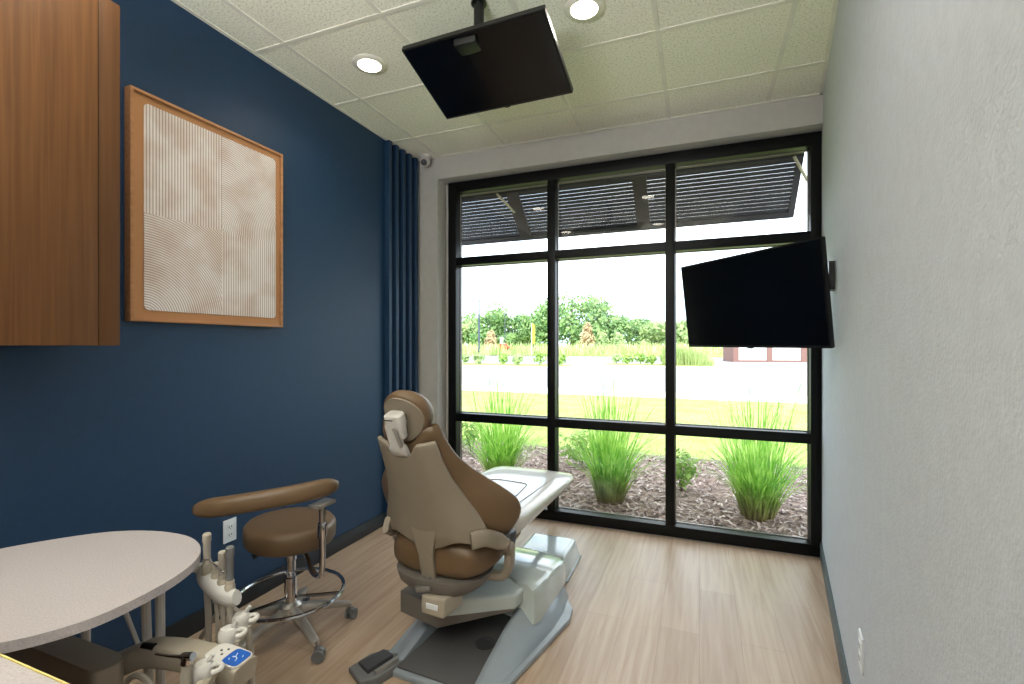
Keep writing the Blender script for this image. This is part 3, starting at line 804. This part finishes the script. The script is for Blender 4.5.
# seat cushion (lumbar roll at the rear) and leg rest
b = MB(); secs = []
for y, hw, z0, z1 in ((-.030, .10, .440, .520), (-.022, .17, .420, .550), (.0, .205, .405, .565), (.06, .235, .40, .57), (.15, .25, .41, .57), (.24, .255, .43, .575), (.34, .26, .46, .578)):
    zc, ht = (z0 + z1) / 2, (z1 - z0) / 2
    secs.append([(q[0], y, zc + q[1]) for q in sup(hw, ht, 32, .62)])
b.loft(secs); b.make('seat_cushion', M['tanvinyl'], ch, smooth=70)
b = MB(); secs = []
for y, hw, z0, z1 in ((.24, .22, .50, .585), (.26, .262, .49, .60), (.32, .275, .500, .606), (.45, .272, .50, .600), (.70, .274, .512, .594), (.95, .278, .522, .588), (1.10, .276, .528, .584), (1.165, .255, .533, .578), (1.185, .20, .54, .569)):
    zc, ht = (z0 + z1) / 2, (z1 - z0) / 2
    secs.append([(q[0], y, zc + q[1]) for q in sup(hw, ht, 36, .42)])
b.loft(secs); lr = b.make('leg_rest', M['cream'], ch, smooth=60)
lr['label'] = 'glossy tan leg rest painted pale as window sheen, with stitched toe panel'
b = MB()
sm = smooth_path([(-.17, .60, .5975), (-.16, .74, .5935), (-.10, .80, .5925), (.02, .80, .5925), (.10, .78, .5935), (.12, .70, .5945), (.145, .50, .6005), (.16, .36, .6075)], 6)
b.tube(sm, .0022, 6); b.tube([(.20, .36, .605), (.196, .60, .596), (.19, .9, .587), (.185, 1.08, .582)], .0015, 6)
b.make('seam', M['seam'], lr)
b = MB(); secs = []
for y, hw, z0, z1 in ((.1, .16, .40, .45), (.3, .19, .42, .48), (.6, .20, .455, .502), (.9, .19, .485, .516)):
    secs.append([(q[0], y, (z0 + z1) / 2 + q[1]) for q in sup(hw, (z1 - z0) / 2, 20, .4)])
b.loft(secs); b.make('seat_frame', M['castdark'], ch)
# pivot housing under the seat
b = MB(); b.loft([[(q[0], .10 + q[1], z) for q in sup(w_, d_, 28, .8)] for z, w_, d_ in ((.33, .10, .10), (.34, .16, .14), (.37, .20, .165), (.41, .215, .17))]); b.make('seat_pan', M['castdark'], ch, smooth=60)
b = MB(); b.prism([(-.01, -.075), (.10, -.075), (.115, .06), (-.025, .06)], .275, .355, .012, 3); ph = b.make('pivot_housing', M['taupe'], ch)
b = MB(); b.box(.017, .073, -.0775, -.074, .305, .327, .001); b.make('rating_plate', M['outlet'], ph)
b = MB(); b.tube([(-.12, .02, .345), (-.02, -.075, .372), (.03, -.06, .38)], .014, 10); b.make('swivel_lever', M['castdark'], ch)
# base ------------------------------------------------
BO = Matrix.Rotation(R(1.0), 4, 'Z'); 
base = MB(); base.prism([(-.20, -.105), (.30, -.105), (.325, -.09), (.425, .56), (.41, .66), (.33, .78), (-.22, .78), (-.31, .66), (-.31, .56), (-.215, -.09)], 0.0, .028, .008, 3)
base.make('base_plate', M['castgrey'], ch)
for sgn in (-1, 1):
    cx0 = .055
    b = MB(); secs = []
    for y, ui, uo, hh in ((-.095, .175, .235, .032), (.05, .17, .265, .07), (.25, .17, .300, .125), (.45, .18, .325, .165), (.60, .19, .325, .175), (.76, .19, .30, .16)):
        pts = [(ui, .012), (ui, hh * .92), (ui + .010, hh), (ui + .03, hh), (uo - (uo - ui) * .30, hh * .55), (uo, .03), (uo, .012)]
        secs.append([(cx0 + sgn * p[0], y, p[1]) for p in pts])
    b.loft(secs); b.make('side_rail', M['castgrey'], ch, smooth=50)
b = MB(); b.box(-.12, .23, -.085, .50, .028, .036, .003); tr = b.make('floor_tray', M['tray'], ch)
b = MB(); b.lathe([(.045, .036), (.045, .040), (.032, .041), (.030, .039)], 24, (.145, .20, 0)); b.make('tray_cap', M['darkgrey'], tr)
# low swivel box A
b = MB(); b.prism([(-.225, .07), (.0, .03), (.245, .29), (.28, .56), (-.20, .56)], .16, [.258, .25, .17, .17, .25], .014, 3); b.make('lift_housing', M['castdark'], ch)
b = MB(); b.prism([(.03, .055), (.255, .285), (.29, .52), (-.02, .52), (-.10, .20)], [.20, .17, .17, .20, .22], [.275, .235, .245, .275, .30], .014, 3); b.make('lift_cover', M['cast'], ch)
# forward cover B
b = MB(); secs = []
for y, hw, zt in ((.38, .27, .255), (.42, .285, .262), (.60, .285, .245), (.74, .28, .222), (.80, .275, .20), (.82, .26, .15)):
    secs.append([(.055 + q[0] * hw, y + .05 * (1 - q[0] * q[0]) - (.07 if y < .5 else 0) * q[0] * .6, .09 + (zt - .09) * q[1]) for q in ((-1, 0), (-1, .78), (-.96, .92), (-.85, .985), (-.4, 1.02), (0, 1.03), (.4, 1.02), (.85, .985), (.96, .92), (1, .78), (1, 0))])
b.loft(secs); b.make('front_cover', M['cast'], ch, smooth=40)

# floor utility box at the toe
ub = thing('floor_utility_box', 'glossy pale grey floor box under the leg rest', 'utility box', (-.885, 2.87, 0), R(1))
b = MB(); b.prism([(-.17, -.18), (.17, -.18), (.17, .18), (-.17, .18)], 0, .13, .018, 3, top=[(-.14, -.14), (.14, -.14), (.14, .15), (-.14, .15)]); b.make('cover', M['cast'], ub)
b = MB(); b.box(-.173, .173, -.183, .183, 0, .012, .003); b.make('rim', M['castgrey'], ub)

# foot control
fc = thing('foot_control', 'grey wedge foot control on the floor by the chair base', 'foot pedal', (-1.272, 1.68, 0), R(-14))
pl = [(-.085, -.085), (.03, -.115), (.085, -.07), (.095, .06), (.05, .10), (-.05, .095), (-.09, .03)]
b = MB(); b.prism(pl, 0, [.022, .026, .04, .045, .03, .02, .018], .008, 3); fb = b.make('base', M['midgrey'], fc)
b = MB(); b.prism([(-.065, -.05), (.025, -.07), (.035, .055), (-.045, .07)], [.018] * 4, [.036, .046, .05, .036], .006, 2); b.make('pedal', M['darkgrey'], fc)
b = MB(); b.prism([(.05, -.06), (.068, -.062), (.075, .05), (.055, .055)], [.03] * 4, [.048, .05, .053, .05], .003, 2); b.make('side_bar', M['alu'], fc)
hose('pedal_power_cable', 'thin pale cord running from the foot control to the chair base', [(-1.225, 1.62, .012), (-1.20, 1.55, .008), (-1.15, 1.52, .008), (-1.10, 1.58, .008), (-1.07, 1.65, .008)], .004, cat='cord', group=None)

# ------------------------------------------------------------------ outdoors
def quadground(name, x0, x1, y0, y1, z, mat, label, cat, kind='structure', th=.05):
    b = MB(); b.box(x0, x1, y0, y1, z - th, z)
    return tag(b.make(name, mat, smooth=0), label, cat, kind=kind)
quadground('ground', -140, 160, 16.4, 150, GZ - .10, M['asphalt'], 'sunlit pale car park paving', 'paving')
quadground('lawn', -40, 50, 6.6, 14.4, GZ, M['lawn'], 'strip of mown yellow-green lawn beyond the planting bed', 'lawn', 'stuff', .3)
quadground('pavement', -60, 70, 14.4, 16.4, GZ + .01, M['concrete'], 'pale concrete kerb and pavement', 'pavement', th=.3)
quadground('far_meadow', -140, 160, 70, 150, GZ + .03, M['lawn'], 'rough grass beyond the car park', 'meadow', 'stuff', .1)
# mulch bed with relief
nx, ny = 110, 50; V = []; F_ = []
for j in range(ny + 1):
    for i in range(nx + 1):
        x = -8 + 14 * i / nx; y = 3.85 + 3.0 * j / ny
        V.append((x, y, GZ + random.uniform(-.012, .014) + .04 * math.sin(PI * j / ny)))
for j in range(ny):
    for i in range(nx): a = j * (nx + 1) + i; F_.append((a, a + 1, a + nx + 2, a + nx + 1))
tag(raw_mesh('mulch_bed', V, F_, M['mulch'], smooth=True), 'brown bark mulch bed below the window', 'mulch', kind='stuff')
V = []; F_ = []
for i in range(12000):
    x = random.uniform(-4.5, 3.2); y = 3.9 + 2.9 * random.random() ** 1.3; l_ = random.uniform(.025, .085); w_ = random.uniform(.008, .022); a = random.uniform(0, PI)
    t1, t2 = random.uniform(-.5, .5), random.uniform(-.4, .4); z = GZ + .04 * math.sin(PI * (y - 3.85) / 3) + random.uniform(.004, .024); n = len(V)
    ux, uy = math.cos(a), math.sin(a)
    for s_, q in ((-1, -1), (1, -1), (1, 1), (-1, 1)): V.append((x + ux * l_ / 2 * s_ - uy * w_ * q / 2, y + uy * l_ / 2 * s_ + ux * w_ * q / 2, z + t1 * l_ / 2 * s_ + t2 * w_ / 2 * q))
    F_.append((n, n + 1, n + 2, n + 3))
tag(raw_mesh('bark_chips', V, F_, M['chip']), 'loose bark chips covering the planting bed', 'mulch', kind='stuff')

def blade(V, F_, x, y, z, h_, lean, az, w_, bend, seg=7, tw=0):
    n = len(V); dx, dy_ = math.cos(az), math.sin(az); sx_, sy_ = -dy_, dx
    for i in range(seg + 1):
        t = i / seg; r = lean * h_ * t + bend * h_ * t * t * t; zz = h_ * t * (1 - .12 * lean * t) - bend * h_ * .42 * t ** 3
        ww = w_ * (1 - t ** 2.2) * .5 + .0006
        V.append((x + dx * r + sx_ * ww, y + dy_ * r + sy_ * ww, z + zz)); V.append((x + dx * r - sx_ * ww, y + dy_ * r - sy_ * ww, z + zz))
        if i: a = n + 2 * i; F_.append((a - 2, a - 1, a + 1, a))
def clump(x, y, label, n=430, h_=1.10, spread=.115):
    t = thing('fountain_grass', label, 'ornamental grass', (x, y, GZ), 0, 'tall grass clumps outside the window')
    V = []; F_ = []
    for i in range(n):
        r = spread * math.sqrt(random.random()); a = random.uniform(0, 2 * PI); az = a + random.gauss(0, .45)
        big = random.random()
        if i % 6 == 0: hh_, ln, wd, bd = h_ * random.uniform(.95, 1.22), random.uniform(.03, .22) * (.6 + r / spread), random.uniform(.010, .018), random.choice((.0, .05, .18))
        elif i % 6 == 1: hh_, ln, wd, bd = h_ * random.uniform(.6, .95), random.uniform(.18, .5), random.uniform(.007, .013), random.uniform(.45, .95)
        else: hh_, ln, wd, bd = h_ * (.4 + .5 * big), random.uniform(.02, .36) * (.4 + r / spread), random.uniform(.008, .016), random.choice((.05, .15, .3, .55))
        blade(V, F_, r * math.cos(a), r * math.sin(a), -.01, hh_, ln, az, wd, bd)
        if min(y + v[1] for v in V[-16:]) < 3.92: del V[-16:]; del F_[-7:]
    raw_mesh('blades', V, F_, M['grass1'], t)
clump(-2.0, 4.75, 'bright green fountain grass clump behind the leg rest, left pane')
clump(-.80, 4.60, 'bright green fountain grass clump in the middle pane')
clump(.46, 4.62, 'bright green fountain grass clump by the white wall, right pane')

def leafball(V, F_, c, rx, rz, n, ls, rnd=random):
    for i in range(n):
        th = rnd.uniform(0, 2 * PI); ph = math.acos(rnd.uniform(-1, 1)); rr = rnd.uniform(.55, 1.0)
        p = Vector((c[0] + rx * rr * math.sin(ph) * math.cos(th), c[1] + rx * rr * math.sin(ph) * math.sin(th), c[2] + rz * rr * math.cos(ph)))
        nrm = (p - Vector(c)).normalized() + Vector((rnd.uniform(-.7, .7), rnd.uniform(-.7, .7), rnd.uniform(-.3, .9)))
        u = nrm.orthogonal().normalized(); u.rotate(Matrix.Rotation(rnd.uniform(0, 6.28), 3, nrm.normalized())); v = nrm.normalized().cross(u)
        s1 = ls * rnd.uniform(.6, 1.3); s2 = s1 * .55; k0 = len(V)
        V += [p - u * s1, p - v * s2, p + u * s1, p + v * s2]; F_.append((k0, k0 + 1, k0 + 2, k0 + 3))
def shrub(x, y, z, r, h_, label, mat='shrub', n=260, ls=.05, group=None, name='shrub'):
    t = thing(name, label, 'shrub', (x, y, z), 0, group)
    V = []; F_ = []
    for k in range(4): leafball(V, F_, (random.uniform(-.4, .4) * r, random.uniform(-.4, .4) * r, h_ * random.uniform(.45, .65)), r * .7, h_ * .42, n // 4, ls)
    raw_mesh('foliage', [tuple(v) for v in V], F_, M[mat], t)
    b = MB()
    for k in range(4): b.tube([(0, 0, -.03), (random.uniform(-.3, .3) * r, random.uniform(-.3, .3) * r, h_ * .6)], max(.004, r * .02), 5)
    b.make('stem', M['bark'], t)
shrub(-.17, 5.15, GZ + .02, .24, .48, 'small loose green shrub in the mulch behind the second mullion', ls=.035)
shrub(-1.35, 5.75, GZ + .02, .28, .5, 'low green shrub in the mulch between the left and middle grass clumps', ls=.035)
shrub(-1.05, 6.0, GZ + .02, .25, .42, 'low olive shrub at the lawn edge behind the middle grass clump', ls=.035)
shrub(-2.9, 5.9, GZ + .02, .30, .55, 'low green shrub behind the left grass clump', ls=.035)

FWD = Vector((-.3653, .9309, 0)); RGT = Vector((.9309, .3653, 0))
# lawn blades as loose tufts
V = []; F_ = []
for i in range(9000):
    y = 6.5 + 7.9 * random.random() ** 1.6; x = random.uniform(-9, 9) 
    blade(V, F_, x, y, GZ, random.uniform(.03, .08), random.uniform(0, .6), random.uniform(0, 6.28), .012, .2, 2)
tag(raw_mesh('lawn_blades', V, F_, M['meadow']), 'short grass blades of the lawn strip', 'grass', kind='stuff')

# car park islands
def island(name, x0, x1, y0, y1, label):
    b = MB(); r_ = (y1 - y0) / 2; ym = (y0 + y1) / 2
    lp = [(x1 - r_ + r_ * math.cos(R(a)), ym + r_ * math.sin(R(a))) for a in range(-90, 91, 15)] + [(x0 + r_ + r_ * math.cos(R(a)), ym + r_ * math.sin(R(a))) for a in range(90, 271, 15)]
    b.prism(lp, GZ - .12, GZ + .02); b.mi = 1
    lp2 = [(ym_[0] + (.0), ym_[1]) for ym_ in lp]
    b.prism([(p[0] * .0 + (x0 + x1) / 2 + (p[0] - (x0 + x1) / 2) * .985, ym + (p[1] - ym) * .9) for p in lp], GZ, GZ + .05)
    return tag(b.make(name, [M['concrete'], M['lawn']], smooth=0), label, 'planted island')
island('parking_island', -30, -8.6, 32.5, 36.5, 'left planted island in the car park with a row of shrubs')
island('parking_island', -7.2, 1.3, 36.5, 40.5, 'right planted island in the car park with tall grass at its end')
for i in range(12):
    x = -27.5 + 1.62 * i + random.uniform(-.2, .2); y = 34.5 + random.uniform(-.3, .3)
    shrub(x, y, GZ + .05, random.uniform(.5, .7), random.uniform(.75, 1.1), 'small rounded shrub in the row on the left car park island, clipped like its neighbours', mat=random.choice(('shrub', 'tree2')), n=160, ls=.13, group='shrubs on the left car park island', name='island_shrub')
for i in range(5):
    x = -6.2 + .95 * i; y = 38.4 + random.uniform(-.3, .3)
    shrub(x, y, GZ + .05, random.uniform(.45, .62), random.uniform(.7, .95), 'small rounded shrub in the row on the right car park island, clipped like its neighbours', mat=random.choice(('shrub', 'tree2')), n=160, ls=.13, group='shrubs on the right car park island', name='island_shrub')
# tall grass on right island end
V = []; F_ = []
for i in range(2200):
    x = random.uniform(-2.6, 1.0); y = random.uniform(37.2, 39.8)
    blade(V, F_, x, y, GZ + .03, random.uniform(.7, 2.0) * (1 - .7 * max(0, (x + .6) / 1.6)), random.uniform(0, .3), random.uniform(0, 6.28), .05, .15, 3)
tag(raw_mesh('island_grass', V, F_, M['meadow']), 'tall pale grass at the end of the right car park island', 'grass', kind='stuff')
# far meadow fringe
V = []; F_ = []
for i in range(9000):
    p = FWD * random.uniform(71, 100) + RGT * random.uniform(-28, 42)
    blade(V, F_, p.x, p.y, GZ, random.uniform(.5, 2.2) * random.choice((.6, 1, 1.2)), random.uniform(0, .4), random.uniform(0, 6.28), .20, .15, 2)
tag(raw_mesh('meadow_grass', V, F_, M['meadow']), 'band of rough tall grass before the far trees', 'grass', kind='stuff')

def tree(pxc, d, h_, r, mat, label, n=1500, ls=.45, narrow=False):
    lat = (pxc - 512) / 477.6 * d; p = FWD * d + RGT * lat
    t = thing('tree', label, 'tree', (p.x, p.y, GZ), 0, 'trees beyond the car park')
    V = []; F_ = []; k = 3 if narrow else 9
    for i in range(k):
        if narrow: c = (0, 0, h_ * (.3 + .25 * i)); rx = r * (1 - .28 * i); rz = h_ * .24
        else:
            a = random.uniform(0, 6.28); q = r * .6 * math.sqrt(random.random()); c = (q * math.cos(a), q * math.sin(a), h_ * random.uniform(.20, .80)); rx = r * random.uniform(.38, .58); rz = h_ * random.uniform(.16, .24)
        leafball(V, F_, c, rx, rz, n // k, ls)
    raw_mesh('crown', [tuple(v) for v in V], F_, M[mat], t)
    b = MB(); b.tube([(0, 0, -.1), (.1, 0, h_ * .35), (0, .1, h_ * .7)], [r * .07, r * .05, r * .02], 7); b.make('trunk', M['bark'], t)
TR = [(463, 108, 8.0, 5.0, 'tree2', 'pale tree at the left edge of the left pane'),
      (482, 112, 11.0, 8.0, 'tree1', 'rounded green tree behind the lamp post'),
      (512, 112, 9.0, 6.0, 'tree1', 'green tree between lamp post and yellow banner'),
      (528, 110, 9.5, 5.5, 'tree1', 'green tree just behind the yellow banner'),
      (545, 106, 14.0, 7.0, 'tree1', 'tall green tree partly behind the first mullion'),
      (572, 104, 14.2, 8.0, 'tree1', 'tall green tree at the left of the middle pane'),
      (600, 102, 13.2, 7.0, 'tree1', 'broad green tree in the middle of the far wood'),
      (617, 104, 9.6, 5.5, 'tree1', 'green tree at the right shoulder of the far wood'),
      (641, 106, 8.0, 5.0, 'tree1', 'smaller green tree right of the far wood'),
      (656, 100, 6.8, 4.5, 'tree2', 'yellowish tree next to the second mullion'),
      (682, 104, 8.5, 5.0, 'tree2', 'pale green tree left of the wall television'),
      (708, 106, 7.0, 5.5, 'tree1', 'low green tree seen under the wall television'),
      (587.5, 88, 5.6, 2.0, 'tree3', 'narrow russet young tree before the far wood'),
      (602, 88, 4.2, 2.0, 'tree2', 'young light green tree right of the russet tree'),
      (618, 88, 3.9, 2.3, 'tree2', 'second young light green tree right of the russet tree'),
      (491, 92, 4.4, 1.8, 'tree3', 'small russet tree right of the lamp post'),
      (820, 100, 8, 6, 'tree1', 'green tree beyond the white shed doors, right side')]
for q in TR:
    nar = q[2] < 6
    tree(q[0], q[1], q[2], q[3], q[4], q[5], n=(600 if nar else 2300), ls=(.3 if nar else .42), narrow=nar)

def at(px_, d): return FWD * d + RGT * ((px_ - 512) / 477.6 * d)
p = at(479, 75); t = thing('street_lamp', 'tall grey lamp post in the car park with a short arm', 'lamp post', (p.x, p.y, GZ))
b = MB(); b.tube([(0, 0, 0), (0, 0, 8.7)], [.19, .13], 8); b.make('pole', M['post'], t)
b = MB(); b.tube([(0, 0, 8.6), (-.9, -.1, 8.75)], .06, 6); b.box(-1.4, -.8, -.2, .2, 8.68, 8.82, .03); b.make('lamp_head', M['post'], t)
p = at(505, 95); t = thing('utility_pole', 'thin distant pole behind the red car', 'pole', (p.x, p.y, GZ))
b = MB(); b.tube([(0, 0, 0), (0, 0, 8.0)], [.10, .06], 6); b.make('pole', M['post'], t)
b = MB(); b.tube([(-.3, 0, 7.7), (.3, 0, 7.7)], .04, 6); b.make('crossbar', M['post'], t)
p = at(531.5, 72); t = thing('banner_flag', 'tall yellow banner flag beside the far road', 'flag', (p.x, p.y, GZ))
b = MB(); b.tube([(0, 0, 0), (0, 0, 4.9)], .05, 6); b.make('pole', M['signwhite'], t)
b = MB(); b.prism([(.05, -.01), (.55, -.01), (.55, .01), (.05, .01)], [1.6, 1.9, 1.9, 1.6], [4.9, 4.5, 4.5, 4.9]); b.make('banner', M['flagy'], t, smooth=0)
p = at(501.5, 84); t = thing('roadside_sign', 'small white sign board above the red car', 'sign', (p.x, p.y, GZ))
b = MB(); b.box(-.3, .3, -.03, .03, 1.9, 3.0, .02); b.make('board', M['signwhite'], t)
b = MB(); b.tube([(0, .05, 0), (0, .05, 2.2)], .05, 6); b.make('post', M['post'], t)
p = at(503.5, 78); t = thing('parked_car', 'small red car half hidden by the far grass', 'car', (p.x, p.y, GZ + .5), R(20))
b = MB(); b.prism([(-1.5, -.75), (1.5, -.75), (1.5, .75), (-1.5, .75)], .3, .85, .12, 2); b.make('body', M['red'], t)
b = MB(); b.prism([(-.9, -.68), (.8, -.68), (.8, .68), (-.9, .68)], .84, 1.35, .06, 2, top=[(-.6, -.58), (.45, -.58), (.45, .58), (-.6, .58)]); b.make('cabin', M['red'], t)
for x in (-.95, .95):
    for y in (-.76, .76):
        b = MB(); b.tube([(x, y - .08, .32), (x, y + .08, .32)], .32, 14); b.make('wheel', M['tyre'], t)

# white shed with brown posts
p0 = at(733, 47.0); p1 = Vector((p0.x + 7.1, p0.y, 0))
t = thing('storage_shed', 'shed with white doors between brown posts across the car park', 'shed', (p0.x, p0.y, GZ - .1), R(14))
Wd = 6.75
for x in (0, Wd / 2 - .25, Wd - .5):
    b = MB(); b.box(x, x + .5, -.12, .3, 0, 2.75, .01); b.make('post', M['shedbrown'], t, smooth=0)
for x0 in (.5, Wd / 2 + .25):
    b = MB(); x1 = x0 + Wd / 2 - .75
    b.box(x0, x1, 0, .1, .18, 2.5)
    for k in range(12): b.box(x0 + (x1 - x0) * k / 12, x0 + (x1 - x0) * k / 12 + .03, -.02, 0, .18, 2.5)
    b.make('door', M['doorwhite'], t, smooth=0)
b = MB(); b.box(0, Wd, -.1, .25, 0, .18); b.box(0, Wd, -.1, .25, 2.5, 2.75); b.make('rail', M['shedbrown'], t, smooth=0)
b = MB(); b.box(-.3, Wd + .3, -.3, 3.4, 2.75, 2.95, .02); b.make('roof', M['shedbrown'], t, smooth=0)
b = MB(); b.box(0, Wd, 3.0, 3.2, 0, 2.75); b.box(0, .2, .3, 3, 0, 2.75); b.box(Wd - .2, Wd, .3, 3, 0, 2.75); b.make('wall', M['shedbrown'], t, smooth=0)

# ------------------------------------------------------------------ world and lights
w_ = bpy.data.worlds.new('sky_world'); scene.world = w_; w_.use_nodes = True
nt = w_.node_tree; nt.nodes.clear()
out = nt.nodes.new('ShaderNodeOutputWorld'); bg = nt.nodes.new('ShaderNodeBackground'); nt.links.new(bg.outputs[0], out.inputs[0])
tc = N(nt, 'TexCoord'); mp = N(nt, 'Mapping'); mp.inputs['Scale'].default_value = (1, 1, 3); nt.links.new(tc.outputs['Generated'], mp.inputs[0])
no = N(nt, 'TexNoise'); no.inputs['Scale'].default_value = 2.2; no.inputs['Detail'].default_value = 6; nt.links.new(mp.outputs[0], no.inputs['Vector'])
r = N(nt, 'ValToRGB'); r.color_ramp.elements[0].position = .42; r.color_ramp.elements[1].position = .60
r.color_ramp.elements[0].color = (.66, .82, 1.0, 1); r.color_ramp.elements[1].color = (.93, .97, 1, 1)
nt.links.new(no.outputs['Fac'], r.inputs[0]); nt.links.new(r.outputs[0], bg.inputs[0]); bg.inputs[1].default_value = 3.4

def lamp(name, kind, loc, rot, energy, color=(1, 1, 1), **kw):
    ld = bpy.data.lights.new(name, kind); ld.energy = energy; ld.color = color
    for k_, v in kw.items(): setattr(ld, k_, v)
    o = bpy.data.objects.new(name, ld); COL.objects.link(o); o.location = loc; o.rotation_euler = rot
    return o
lamp('sun', 'SUN', (0, 0, 10), (R(38), R(14), 0), 5.5, (1, .95, .86), angle=R(3))
# unseen fill lamps added behind the viewer to brighten ceiling and room
lamp('bounce_light', 'AREA', (-.85, -.75, 1.75), (R(180), 0, 0), 110, (.95, .98, 1), shape='RECTANGLE', size=.9, size_y=.6)
lamp('room_fill', 'AREA', (-1.1, -.7, ZC - .05), (R(0), 0, 0), 4, (1, .95, .88), shape='RECTANGLE', size=1.2, size_y=1.2)

# ------------------------------------------------------------------ camera
cd = bpy.data.cameras.new('camera'); cd.sensor_width = 36; cd.lens = 477.6 / 1024 * 36; cd.shift_y = 3.5 / 1024; cd.clip_start = .02; cd.clip_end = 500
cam = bpy.data.objects.new('camera', cd); COL.objects.link(cam); cam.location = (0, 0, 1.375); cam.rotation_euler = (R(90), 0, R(21.43))
scene.camera = cam
scene.view_settings.view_transform = 'Standard'; scene.view_settings.look = 'None'; scene.view_settings.exposure = 0.25
scene.cycles.use_denoising = True
scene.cycles.max_bounces = 10; scene.cycles.diffuse_bounces = 6; scene.cycles.transparent_max_bounces = 16
scene.cycles.sample_clamp_indirect = 6.0
